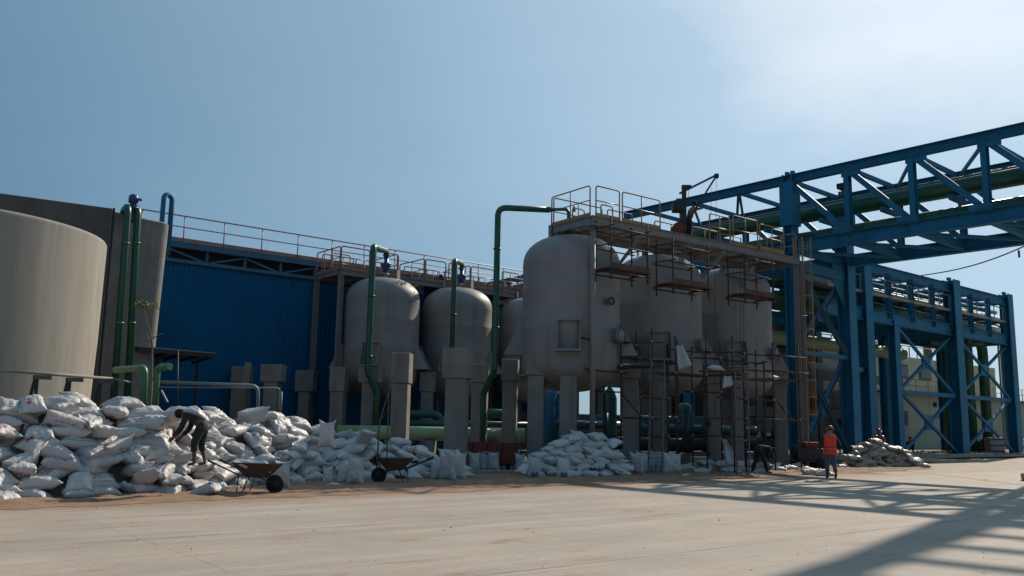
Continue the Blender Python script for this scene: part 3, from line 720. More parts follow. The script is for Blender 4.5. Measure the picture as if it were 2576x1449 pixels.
# ------------------------------------------------------------ high platform over the front vessels
def hoop(t, m, p0, p1, h=1.1, mid=True, posts=1, r=.027, toe=.0, name='guard_panel', legs=0.0):
    """one rounded guard-rail panel: bent hoop, knee rail, posts"""
    p0, p1 = Vector(p0), Vector(p1); d = p1-p0
    pan = MB().tube(fillet([p0-Z*legs, p0+Z*h, p1+Z*h, p1-Z*legs], .12, 4), r, 8).build(name, m, t)
    if mid: MB().tube([p0+Z*h*.52, p1+Z*h*.52], r*.75, 6).build('knee_rail', m, pan)
    for k in range(posts):
        q = p0 + d*((k+1)/(posts+1)); MB().tube([q-Z*legs, q+Z*h], r*.9, 6).build('post', m, pan)
    if toe: MB().beam(p0+Z*toe/2, p1+Z*toe/2, .012, toe).build('toe_board', m, pan)
    return pan
PZ = 9.02
PC = V(xat(1489, 31, 700), 31, 0)                    # near corner
PE = V(xat(2008, 38.2, 657), 38.2, 0)                # far right end
PD = (PE-PC).normalized(); PL = (PE-PC).length; PN = V(-PD.y, PD.x, 0)   # PN: toward back-left
PWid = 2.35
def pq(s, w_, z=PZ): return PC + PD*s + PN*w_ + Z*z
def high_platform():
    t = empty('vessel_platform', (PC.x, PC.y, 0), 'high steel platform with yellow guard rails across the front vessels', 'platform')
    for w_ in (0.0, PWid):
        MB().ibeam(pq(0, w_, PZ-.0), pq(PL, w_, PZ-.0), .16, .3, .02).build('edge_beam', M['greysteel'], t)
    MB().ibeam(pq(0, .1, PZ), pq(0, PWid-.1, PZ), .14, .3, .02).build('end_beam', M['greysteel'], t)
    MB().ibeam(pq(PL, .1, PZ), pq(PL, PWid-.1, PZ), .14, .3, .02).build('end_beam', M['greysteel'], t)
    s = 1.2
    while s < PL-.5:
        MB().ibeam(pq(s, .1, PZ-.03), pq(s, PWid-.1, PZ-.03), .1, .2, .015).build('cross_beam', M['greysteel'], t); s += 1.35
    # grating: bars
    g = MB(); s = .05
    while s < PL:
        g.beam(pq(s, .0, PZ+.175), pq(s, PWid, PZ+.175), .012, .03); s += .06
    for w_ in [0, .4, .8, 1.2, 1.6, 2.0, PWid]: g.beam(pq(0, w_, PZ+.172), pq(PL, w_, PZ+.172), .012, .02)
    g.build('deck_grating', M['greysteel'], t)
    zt_ = PZ+.16
    m = M['yellow']
    # left end (short side facing left) and both long sides
    hoop(t, m, pq(0, PWid, zt_), pq(0, .12, zt_), 1.15, posts=1, toe=.14)
    hoop(t, m, pq(.18, 0, zt_), pq(1.35, 0, zt_), 1.15, posts=0, toe=.14)
    hoop(t, m, pq(1.5, 0, zt_), pq(3.5, 0, zt_), 1.15, posts=1, toe=.14)
    hoop(t, m, pq(.1, PWid, zt_), pq(2.6, PWid, zt_), 1.15, posts=1, toe=.14)
    hoop(t, m, pq(2.9, PWid, zt_), pq(4.3, PWid, zt_), 1.15, posts=1)
    hoop(t, m, pq(1.1, .75, zt_), pq(1.7, .75, zt_), .75, posts=0, mid=False); hoop(t, m, pq(.5, 1.7, zt_), pq(1.1, 1.7, zt_), .7, posts=0, mid=True)
    hoop(t, m, pq(6.35, 0, zt_), pq(7.6, 0, zt_), 1.1, posts=1)
    hoop(t, m, pq(5.6, PWid, zt_), pq(7.6, PWid, zt_), 1.1, posts=1, toe=.14)
    hoop(t, m, pq(7.8, 0, zt_), pq(9.4, 0, zt_), 1.25, posts=1, toe=.14)
    hoop(t, m, pq(7.9, PWid, zt_), pq(9.6, PWid, zt_), 1.2, posts=1, toe=.14)
    hoop(t, m, pq(9.55, 0, zt_), pq(11.2, 0, zt_), 1.15, posts=1, toe=.2)
    hoop(t, m, pq(9.8, PWid, zt_), pq(11.2, PWid, zt_), 1.15, posts=1, toe=.14)
    hoop(t, m, pq(PL, .1, zt_), pq(PL, PWid-.7, zt_), 1.15, posts=1, toe=.14)
    # supports: round column at near corner, stubs on the vessel domes
    MB().tube([pq(.05, .0, 0), pq(.05, .0, PZ-.15)], .10, 14).build('round_column', M['greysteel'], t)
    MB().box(pq(.05, .0, PZ-.2), .42, .42, .06, PD, PN).build('column_cap', M['greysteel'], t)
    MB().ibeam(pq(PL-.1, 0, 0), pq(PL-.1, 0, PZ-.15), .28, .24, .02).build('end_column', M['greysteel'], t)
    MB().ibeam(pq(0, PWid, 7.9), pq(0, PWid, PZ+.2), .17, .17, .02).build('stub_post', M['greysteel'], t)
    for s, w_ in ((1.3, PWid), (5.0, PWid), (6.5, PWid), (9.9, PWid), (11.2, PWid)):
        MB().ibeam(pq(s, w_, 8.2), pq(s, w_, PZ-.14), .17, .17, .02).build('stub_post', M['greysteel'], t)
    for (s, s2, w2) in ((2.6, 1.9, .78), (7.4, 6.9, 1.3), (9.5, 9.9, 1.4)):
        MB().beam(pq(s, .15, PZ-.2), pq(s2, w2, 7.55), .16, .12).build('knee_brace', M['greysteel'], t)
    return t
high_platform()
# caged ladder at the platform's far end
def caged_ladder():
    b = pq(PL+.35, .25, 0); d = PD; n = PN
    t = empty('caged_ladder', b, 'yellow caged ladder climbing to the far end of the high platform', 'ladder')
    for o in (-.22, .22): MB().beam(b+n*o, b+n*o+Z*(PZ+1.2), .06, .04).build('stile', M['yellow'], t)
    z = .3
    while z < PZ+.3: MB().tube([b-n*.22+Z*z, b+n*.22+Z*z], .013, 6).build('rung', M['yellow'], t); z += .3
    z = 2.3; c = b + d*.38
    while z < PZ+1.2:
        pts = [b-n*.22+Z*z] + [c + n*(-.36*math.cos(a)) + d*(.36*math.sin(a)) + Z*z for a in [math.pi*k/8 for k in range(9)]] + [b+n*.22+Z*z]
        MB().tube(pts, .014, 6).build('cage_hoop', M['yellow'], t); z += .75
    for a in [math.pi*k/6 for k in range(0, 7)]:
        q = c + n*(-.36*math.cos(a)) + d*(.36*math.sin(a)); MB().tube([q+Z*2.3, q+Z*(PZ+1.2)], .012, 6).build('cage_bar', M['yellow'], t)
caged_ladder()
# ------------------------------------------------------------ platform over the back row of vessels
def back_platform():
    a = V(xat(857, 42.6, 676), 42.6, 0); z = zat(857, 676, 42.6); b = V(xat(1310, 49.9, 735), 49.9, 0)
    d = (b-a).normalized(); n = V(-d.y, d.x, 0); L = (b-a).length
    t = empty('back_platform', a, 'rear steel platform with rows of orange guard rails above the back vessels', 'platform')
    q = lambda s, w_, zz=z: a + d*s + n*w_ + Z*zz
    Wd = 2.6
    for w_ in (0, Wd): MB().ibeam(q(0, w_, z-.15), q(L+2, w_, z-.15), .15, .28, .02).build('edge_beam', M['greysteel'], t)
    s = 0
    while s < L: MB().ibeam(q(s, .1, z-.15), q(s, Wd-.1, z-.15), .12, .24, .02).build('cross_beam', M['greysteel'], t); s += 1.6
    MB().box(q(L/2, Wd/2, z+.02), L, Wd, .04, d, n).build('deck', M['greysteel'], t)
    m = M['orange']
    segs = [(0, 1.6), (1.95, 3.3), (5.0, 6.3), (6.5, 7.6), (8.0, 9.6), (10.2, 11.4), (11.6, 13.2)]
    for k, (s0, s1) in enumerate(segs):
        if s0 > L+.5: break
        hoop(t, m, q(s0, 0, z), q(min(s1, L+2), 0, z), 1.15, posts=1 if k % 2 else 0, toe=.15, r=.034)
        hoop(t, m, q(s0+.3, Wd, z), q(min(s1+.5, L+2), Wd, z), 1.15, posts=2, toe=.15, r=.032)
    hoop(t, m, q(0, Wd, z), q(0, .1, z), 1.15, posts=2, toe=.15, r=.034); hoop(t, m, q(.12, Wd*.5, z), q(1.2, Wd*.5, z), 1.0, posts=1, r=.03)
    hoop(t, m, q(3.3, Wd, z), q(3.3, .1, z), 1.2, posts=1, r=.034); hoop(t, m, q(5.0, Wd, z), q(5.0, .1, z), 1.2, posts=1, r=.034); hoop(t, m, q(8.0, Wd, z), q(8.0, .1, z), 1.2, posts=1, r=.034)
    hoop(t, m, q(6.4, .9, z), q(7.4, .9, z), .8, posts=0, r=.03)
    for s in (0.05, L*.52, L):
        for w_ in (0, Wd):
            MB().ibeam(q(s, w_, 0), q(s, w_, z-.3), .22, .22, .02).build('column', M['greysteel'], t)
    for s in (2.0, 4.3, 6.9, 8.9): MB().ibeam(q(s, .6, z-1.4), q(s, .6, z-.3), .16, .16, .02).build('stub_post', M['greysteel'], t)
    return q, L, z
BQ, BL, BZ = back_platform()
# blue tarpaulin draped over the rear platform rail
def drape(name, m, quad, lab, cat, sag=.3, nu=14, nv=8, th=.012, amp=.06, seed=1):
    a, b, c, d = [Vector(x) for x in quad]; vs = []; fs = []
    nn = (b-a).cross(d-a).normalized()
    for i in range(nu+1):
        for j in range(nv+1):
            s, r_ = i/nu, j/nv; p = (a*(1-s)+b*s)*(1-r_) + (d*(1-s)+c*s)*r_
            p = p - Z*(sag*math.sin(math.pi*s)*(1-r_*.5)) + nn*(amp*noise.noise(p*2.3+V(seed, 0, 0))*2 + amp*math.sin(s*9+r_*2+seed))
            vs.append(p)
    for i in range(nu):
        for j in range(nv):
            k = i*(nv+1)+j; fs.append((k, k+nv+1, k+nv+2, k+1))
    o = MB().add(vs, fs, True).build(name, m)
    so = o.modifiers.new('t', 'SOLIDIFY'); so.thickness = th
    return tag(o, lab, cat)
drape('tarpaulin', M['tarp'], [at(1016, 680, 45.5), at(1068, 722, 46), at(1066, 748, 46), at(1030, 712, 45.5)], 'dark blue tarpaulin hanging off the rear platform between the two left vessels', 'tarpaulin', .05)
drape('tarpaulin', M['tarp'], [at(1094, 700, 47.5), at(1111, 688, 47.5), at(1128, 722, 47.8), at(1085, 722, 47.8)], 'small dark blue tarpaulin bundled on the rear platform rail behind the second green pipe', 'tarpaulin', .05)
drape('tarpaulin', M['tarp'], [at(1062, 728, 46.9), at(1112, 712, 47.5), at(1128, 742, 47.8), at(1075, 770, 47.0)], 'dark cloth slung below the rear platform left of the second vessel dome', 'tarpaulin', .1)
# ------------------------------------------------------------ green pipes on the vessels
def feed_pipe(Y, uv, vv, uvv, bot, r, lab, vx, vlab):
    """hooked feed pipe: riser, top elbow and arm dropping into a blue strainer on the vessel"""
    pass
def funnel_valve(u, v, Y, k, lab, ztop):
    p = at(u, v, Y); s = k
    t = empty('strainer_valve', (p.x, p.y, ztop), lab, 'valve', 'blue funnel valves on the back vessels')
    c = V(p.x, p.y, 0); z = p.z
    MB().rev(c, [(.05, z-.42*s), (.13*s, z-.40*s), (.33*s, z+.03), (.36*s, z+.22*s), (.34*s, z+.27*s), (.20*s, z+.30*s), (.16*s, z+.34*s), (.16*s, z+.72*s), (.01, z+.72*s)], 20).build('funnel_body', M['bluevalve'], t)
    MB().rev(c, [(.20*s, z+.70*s), (.20*s, z+.76*s), (.01, z+.77*s)], 16).build('flange', M['bluevalve'], t)
    MB().tube([V(c.x, c.y, ztop), V(c.x, c.y, z-.38*s)], .08, 12).build('neck', M['galv'], t)
    return V(c.x, c.y, z+.75*s)
t1, c1, z1, r1 = VS['t1']; t2, c2, z2, r2 = VS['t2']; t3, c3, z3, r3 = VS['t3']
e1 = funnel_valve(971, 672, c1.y, .70, 'blue funnel-shaped valve on top of the leftmost vessel', z1+.2)
e2 = funnel_valve(1161, 701, c2.y, .70, 'blue funnel-shaped valve on top of the second vessel', z2+.2)
Y = 40.2; top = at(939, 620, Y); b1 = at(921, 930, Y+.3); b1x = xat(921, Y, 930)
pipe('feed_pipe', M['greenpipe'], [e1, e1+Z*.30, V(top.x, top.y, top.z), V(top.x, Y, zat(920, 932, Y)), V(xat(946, Y, 990), Y+.3, zat(946, 990, Y)), V(xat(944, Y, 990), Y+.3, .3)], .145, .28, label='leftmost green feed pipe, bending near its foot, before the leftmost vessel', group='green feed pipes to the vessels', flanges=[(V(top.x, Y, z_), Z) for z_ in (4.6, 7.4)])
tag(MB().rev(e1+Z*.05, [(.14, 0), (.18, .0), (.18, .06), (.14, .06)], 14).build('pipe_flange', M['dark']), 'dark flange ring above the funnel valve on the leftmost vessel', 'flange')
Y = 42.5; top = at(1144, 655, Y)
pipe('feed_pipe', M['greenpipe'], [e2, e2+Z*.30, V(top.x, top.y, top.z), V(top.x, Y, .3)], .125, .28, label='middle green feed pipe dropping behind the tallest pillar', group='green feed pipes to the vessels', flanges=[(V(top.x, Y, 6.9), Z)])
# big pipe to the largest vessel
Y = 32.6; tp = at(1253, 522, Y); ar = at(1380, 522, Y+.2)
zb_ = zat(1238, 930, Y)
pipe('feed_pipe', M['greenpipe'], [V(ar.x, ar.y, tp.z), V(tp.x, Y, tp.z), V(tp.x, Y, zb_), V(xat(1216, Y+.8, 990), Y+1.0, zat(1216, 990, Y+.8)), V(xat(1216, Y+.8, 990), Y+1.0, .2)], .118, .34, label='tall green feed pipe with long arm reaching to the largest vessel', group='green feed pipes to the vessels', flanges=[(V(tp.x, Y, 5.2), Z), (V(tp.x, Y, 8.2), Z)])
arm_end = V(ar.x, ar.y, tp.z)
t = empty('pipe_reducer', arm_end, 'teal reducer pipe with an elbow dropping onto the largest vessel through the guard rail', 'pipe')
dx = (V(c3.x, c3.y-.4, 0)-V(arm_end.x, arm_end.y, 0)); L_ = dx.length; dx.normalize()
e = arm_end + dx*(L_-.15)
MB().rev(arm_end, [(.118, 0), (.125, .02), (.065, .14), (.065, .2)], 16, axis=dx).build('cone', M['teal'], t)
MB().tube(fillet([arm_end+dx*.15, e, e-Z*1.2], .2, 5), .065, 12).build('elbow_pipe', M['teal'], t)
MB().rev(arm_end+dx*1.0, [(.065, -.04), (.12, -.04), (.12, .04), (.065, .04)], 14, axis=dx).build('flange', M['orange'], t)
MB().rev(e-Z*.62, [(.065, -.13), (.12, -.12), (.12, .12), (.065, .13)], 14).build('valve_body', M['bluevalve'], t)
# manifold pipes on the ground behind the pillars
def ground_pipe(nm, m, u0, v0, Y0, u1, v1, Y1, r, lab, **k):
    a, b = at(u0, v0, Y0), at(u1, v1, Y1); z = (a.z+b.z)/2; a.z = b.z = z
    o = MB().tube([a, b], r, 24).build(nm, m); return tag(o, lab, 'pipe', **k), a, b
ground_pipe('header_pipe', M['palegreen'], 850, 1089, 38.0, 1320, 1093, 38.6, .30, 'thick pale green header pipe lying level behind the shaded pillars')
ground_pipe('header_pipe', M['teal'], 1025, 1065, 40.0, 1330, 1068, 40.6, .14, 'teal header pipe just above the thick pale green one')
aa = at(1008, 1070, 41.5); ab = at(1032, 1041, 41.5); ac = at(1103, 1041, 41.5); ad = at(1130, 1072, 41.5)
aa.z = ad.z = 1.2
pipe('arch_pipe', M['greenpipe'], [V(aa.x, 41.5, .8), V(aa.x+.2, 41.5, ab.z), V(ac.x, 41.5, ab.z), V(ad.x, 41.5, .8)], .19, .5, label='arched green pipe above the header pipes between two pillars')
ground_pipe('header_pipe', M['greenpipe'], 1195, 1040, 42, 1300, 1041, 42.3, .22, 'short green pipe glimpsed right of the tallest pillar')
for k, (u, Yq) in enumerate(((880, 38), (985, 38.2), (1085, 38.3), (1245, 38.5))):
    tag(MB().box(V(xat(u, Yq), Yq, .44), .4, 1.1, .88).build('pipe_saddle', M['concrete']), 'low concrete saddle, '+['leftmost', 'second from left', 'third from left', 'rightmost'][k]+' under the thick pale green header pipe', 'saddle', 'saddles under the header pipe')
# red oxide skip
def skip():
    a = at(1190, 1143, 30.5); b = at(1301, 1140, 31.4); d = V(b.x-a.x, b.y-a.y, 0); L = d.length; d.normalize(); n = V(-d.y, d.x, 0); a.z = 0
    t = empty('steel_skip', a, 'red-brown steel skip between pillars behind the standing sacks', 'skip')
    MB().box(a+d*L/2+Z*.62, L, .05, .72, d, n).build('front_panel', M['redbox'], t)
    MB().box(a+d*L/2+n*1.2+Z*.62, L, .05, .72, d, n).build('back_panel', M['redbox'], t)
    for s in (0, L): MB().box(a+d*s+n*.6+Z*.62, .05, 1.15, .72, d, n).build('end_panel', M['redbox'], t)
    MB().box(a+d*L/2+n*.6+Z*.25, L-.06, 1.14, .04, d, n).build('floor', M['redbox'], t)
    for s in (.03, L*.33, L*.66, L-.03): MB().box(a+d*s-n*.05+Z*.6, .06, .05, .78, d, n).build('rib', M['redbox'], t)
    for s in (.3, L-.3): MB().box(a+d*s+n*.6+Z*.12, .1, 1.1, .22, d, n).build('skid', M['dark'], t)
skip()
# ------------------------------------------------------------ clutter under / behind the front vessels: pump shed frame and pipework
def pump_shed():
    a = V(xat(1340, 53), 53, 0); b = V(xat(2010, 66), 66, 0); d = (b-a).normalized(); n = V(-d.y, d.x, 0); L = (b-a).length
    t = empty('pump_shed', a, 'dark open-sided pump shed behind the front vessels with sky in its openings', 'building')
    zt = 7.4
    for s0, s1, z0, z1 in ((-2, L+2, 4.1, zt), (-2, L+2, 0, 2.35)):
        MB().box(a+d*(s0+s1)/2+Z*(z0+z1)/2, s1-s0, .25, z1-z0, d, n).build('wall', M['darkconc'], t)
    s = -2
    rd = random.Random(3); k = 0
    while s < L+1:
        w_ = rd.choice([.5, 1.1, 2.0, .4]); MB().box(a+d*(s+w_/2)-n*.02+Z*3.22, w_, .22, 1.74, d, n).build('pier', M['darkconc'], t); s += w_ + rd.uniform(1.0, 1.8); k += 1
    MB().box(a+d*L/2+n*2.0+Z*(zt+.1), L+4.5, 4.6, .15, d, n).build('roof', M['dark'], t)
    for s in (0, L*.33, L*.66, L): MB().box(a+d*s+n*4+Z*zt/2, .3, .3, zt, d, n).build('rear_post', M['dark'], t)
    pc = [(.2, 1430, 1.3, 'teal'), (.25, 1525, 1.9, 'bluesteel'), (.22, 1545, 2.2, 'teal'), (.28, 1385, 2.0, 'bluesteel')]
pump_shed()
rd = random.Random(11)
for i, (u0, u1, v, Y, r, m) in enumerate(((1370, 1560, 1066, 41, .22, 'teal'), (1400, 1720, 1088, 43, .3, 'greenpipe'), (1480, 1800, 1050, 44.5, .16, 'bluesteel'), (1610, 1900, 1078, 43, .24, 'teal'), (1700, 1960, 1098, 44, .3, 'greenpipe'))):
    ground_pipe('process_pipe', M[m], u0, v, Y, u1, v+7, Y+1.5, r, ['slim teal pipe low behind the pillars of the largest vessel', 'thick green pipe low behind the first ground scaffold', 'slim blue pipe low behind the first ladder', 'teal pipe low behind the second ground scaffold', 'thick green pipe low behind the right ladder'][i], group='pipes low behind the front vessels')
pipe('bend_pipe', M['bluesteel'], [V(xat(1384, 40, 990), 40, 0.1), V(xat(1384, 40, 990), 40, 3.1), V(xat(1410, 41, 990), 41, 3.1), V(xat(1440, 41.5), 41.5, 3.1)], .24, .5, label='dark blue bent pipe rising between the two pillars of the largest vessel')
tag(MB().rev(V(xat(1534, 41), 41, 0), [(.33, .2), (.33, 2.9), (.22, 3.25), (.1, 3.4), (.1, 3.9)], 20).build('filter_vessel', M['teal']), 'small teal filter cylinder seen between pillars under the front vessels', 'filter vessel')
tag(MB().rev(V(xat(1722, 44), 44, 0), [(.45, .2), (.45, 2.4), (.36, 2.7), (.15, 2.85), (.01, 2.85)], 20).build('filter_vessel', M['greenpipe']), 'dark green filter cylinder behind the second ground scaffold', 'filter vessel')
for i, (u, Y) in enumerate(((1500, 39), (1560, 42), (1625, 41), (1702, 40), (1750, 43), (1835, 42), (1900, 43.5), (1925, 45))):
    x = xat(u, Y); t = empty('pump_set', (x, Y, 0), ['dark pump set by the white platform column', 'dark pump set under the first scaffold', 'dark pump set left of the left ladder', 'dark pump set right of the left ladder', 'dark pump set between the second scaffold poles', 'dark pump set left of the right ladder', 'dark pump set right of the right ladder', 'dark pump set behind the bending man in black'][i], 'pump', 'pumps under the front vessels')
    MB().box(V(x, Y, .25), 1.1, .7, .5).build('plinth', M['concrete'], t)
    MB().rev(V(x-.45, Y, .85), [(.01, 0), (.3, .02), (.3, .7), (.2, .85), (.01, .86)], 14, axis=V(1, 0, 0)).build('motor', M['dark'], t)
    MB().rev(V(x+.4, Y-.15, .85), [(.01, -.15), (.36, -.12), (.36, .12), (.01, .15)], 14, axis=V(0, 1, 0)).build('volute', M['dark'], t)
    MB().tube([V(x+.4, Y, 1.0), V(x+.4, Y, 2.2)], .13, 10).build('discharge_pipe', M['teal'], t)
# ------------------------------------------------------------ hanging scaffold cages under the platform
def clampball(mb, p): mb.box(p, .09, .09, .09)
def hang_cage(s0, vt, vb, lab, dirv, L, D):
    """box of scaffold tubes slung below the platform; planks on its floor"""
    a = pq(s0, -.88, 0); Y = a.y; u0 = W2/2+2227*a.x/a.y; z0 = zat(u0, vb, Y); z1 = zat(u0, vt, Y)
    d = Vector(dirv); n = V(-d.y, d.x, 0)
    t = empty('hanging_scaffold', V(a.x, a.y, z0), lab, 'scaffold', 'scaffold cages hung under the high platform')
    cor = [a, a+d*L, a+d*L+n*D, a+n*D]
    for c in cor:
        m = MB().tube([c+Z*(z0-.25), c+Z*z1], .03, 8).build('pole', M['rust'], t)
    zf = z0+.05
    for z, rr in ((zf, .03), (zf+.95, .026), (zf+1.6, .026)):
        for k in range(4):
            p, q = cor[k], cor[(k+1) % 4]; e = (q-p).normalized()
            o = .045 if k % 2 else -.045
            MB().tube([p-e*.15+Z*(z+o), q+e*.15+Z*(z+o)], rr, 8).build('ledger', M['rust'], t)
    cl = MB()
    for c in cor:
        for z in (zf, zf+.95): cl.box(c+Z*z, .1, .1, .1, d, n)
    for k in range(3):
        w_ = (D-.1)/3; MB().box(a+d*L/2+n*(.05+w_*(k+.5))+Z*(zf+.10), L+.3, w_-.02, .05, d, n).build('plank', M['plank'], t)
    MB().box(a+d*L/2+Z*(zf+.2)-n*.02, L+.1, .03, .2, d, n).build('toe_board', M['plank'], t)
hang_cage(.12, 545, 684, 'leftmost hanging scaffold cage, below the platform at the largest vessel', PD, 1.8, .82)
hang_cage(3.25, 596, 722, 'middle hanging scaffold cage, below the platform before the middle vessel', PD, 1.95, .85)
hang_cage(7.4, 636, 748, 'rightmost hanging scaffold cage, partly before the rightmost vessel', PD, 1.8, .85)
# ------------------------------------------------------------ ground scaffolds
def ground_scaffold(poles, rails, planks, lab, Y0):
    """poles: (u, vtop, Y), rails: (i, j, v, ext) between poles, planks: (i, j, v)"""
    x0 = xat(poles[0][0], poles[0][2]); t = empty('ground_scaffold', (x0, poles[0][2], 0), lab, 'scaffold', 'tube scaffolds standing before the vessels')
    pp = []
    for (u, vt, Y) in poles:
        x = xat(u, Y); zt = zat(u, vt, Y); pp.append(V(x, Y, 0))
        p = MB().tube([V(x, Y, .0), V(x, Y, zt)], .031, 8).build('pole', M['rust'], t)
        MB().box(V(x, Y, .005+.005), .18, .18, .01).build('foot_plate', M['rust'], p)
    for (i, j, v, ext) in rails:
        a, b = pp[i], pp[j]; z = zat(poles[i][0], v, poles[i][2]); e = (b-a).normalized()
        MB().tube([a-e*ext+Z*z+V(0, -.06, 0), b+e*ext+Z*(z-.04)+V(0, -.06, 0)], .029, 8).build('ledger', M['rust'], t)
        for q in (a, b): MB().box(q+Z*z+V(0, -.03, 0), .09, .12, .09).build('coupler', M['galv'], t)
    for (i, j, v, w_) in planks:
        a, b = pp[i], pp[j]; z = zat(poles[i][0], v, poles[i][2]); e = (b-a).normalized(); n = V(-e.y, e.x, 0)
        for k in range(3):
            MB().box((a+b)/2+n*(.05+w_/3*(k+.5))+Z*(z+.02*k*(-1)**k), (b-a).length+.5, w_/3-.02, .05, e, n).build('plank', M['plank'], t)
    return t, pp
sc1, pp1 = ground_scaffold([(1485, 822, 31.3), (1562, 818, 32.2), (1641, 826, 31.6), (1600, 835, 34)],
    [(0, 1, 853, .5), (1, 2, 862, .4), (0, 1, 930, .3), (1, 2, 920, .3), (1, 2, 1050, .3), (1, 3, 858, .3)], [(0, 1, 921, .8), (1, 2, 922, .9)], 'left ground scaffold before the largest vessel beside the white round column', 31)
sc2, pp2 = ground_scaffold([(1701, 846, 31.8), (1778, 836, 32.6), (1846, 846, 32.0), (1873, 866, 33.6)],
    [(0, 1, 880, .25), (1, 2, 886, .3), (2, 3, 889, .3), (0, 1, 938, .4), (1, 2, 934, .3), (2, 3, 936, .3), (0, 2, 1049, .2), (2, 3, 1050, .4)], [(0, 1, 940, .8), (1, 2, 942, .9)], 'middle ground scaffold with sacks on its planks, before the middle vessel', 31.8)
sc3, pp3 = ground_scaffold([(1876, 985, 33.4), (1948, 862, 34.0), (2013, 868, 34.6)],
    [(0, 1, 890, .3), (1, 2, 893, .4), (0, 1, 930, .1), (1, 2, 933, .5), (0, 2, 1052, .2), (0, 1, 1003, .1)], [(0, 1, 952, .9), (1, 2, 954, .9)], 'right ground scaffold before the rightmost vessel beside the bending man', 33)
for (pts_, lab) in (([(1520, 870, 34.2), (1610, 872, 34.0), (1681, 866, 34.6), (1706, 858, 33.9)], 'rear scaffold tubes between the left ladder and the middle vessel'), ([(1742, 872, 34.8), (1815, 860, 34.6), (1905, 880, 35.6), (1925, 905, 34.4)], 'rear scaffold tubes behind the middle ground scaffold')):
    ground_scaffold(pts_, [(0, 1, 900, .3), (1, 2, 905, .4), (2, 3, 915, .3), (0, 1, 985, .3), (1, 2, 1000, .2), (0, 2, 1095, .2), (2, 3, 1060, .2)], [], lab, 34)
def strut(pa, pb, lab):
    tag(MB().tube([pa, pb], .03, 8).build('brace_tube', M['rust']), lab, 'tube')
strut(at(1563, 990, 31.9), at(1566+74-75+72, 1118-42, 31.2), 'diagonal scaffold tube leaning inside the left ground scaffold')
strut(at(1955, 1010, 33.7), at(1998, 1062, 33.6), 'short diagonal scaffold tube in the right ground scaffold')
def ladder(u0, vt, vb, Yt, Yb, wpx, lab, du=0):
    b = gd(u0-du, vb); 
    b = V(xat(u0-du, Yb), Yb, 0); tp = at(u0, vt, Yt); wd = wpx/2227*Yb; x = V(1, 0, 0)
    t = empty('ladder', b, lab, 'ladder')
    for s in (-1, 1): MB().beam(b+x*s*wd/2, tp+x*s*wd/2, .03, .06).build('stile', M['ladder'], t)
    n = int((tp-b).length/.29)
    for k in range(1, n): q = b+(tp-b)*(k/n); MB().tube([q-x*wd/2, q+x*wd/2], .013, 6).build('rung', M['ladder'], t)
ladder(1655, 905, 1140, 31.3, 30.6, 34, 'grey metal ladder leaning on the left ground scaffold', 8)
ladder(1865, 935, 1150, 31.6, 31.1, 32, 'grey metal ladder leaning on the middle ground scaffold', -2)
# long beams standing, chain block
t = empty('chain_hoist', at(1783, 1050, 32.4), 'dark chain block hanging from the middle scaffold ledger', 'hoist')
p = at(1783, 1052, 32.4); MB().rev(p-Z*.3, [(.02, 0), (.11, .05), (.12, .2), (.05, .3)], 12).build('block', M['dark'], t); MB().tube([p-Z*.25, p-Z*1.2], .012, 6).build('chain', M['dark'], t); MB().rev(p-Z*1.35, [(.01, 0), (.05, .03), (.05, .15), (.01, .18)], 10).build('hook', M['dark'], t)
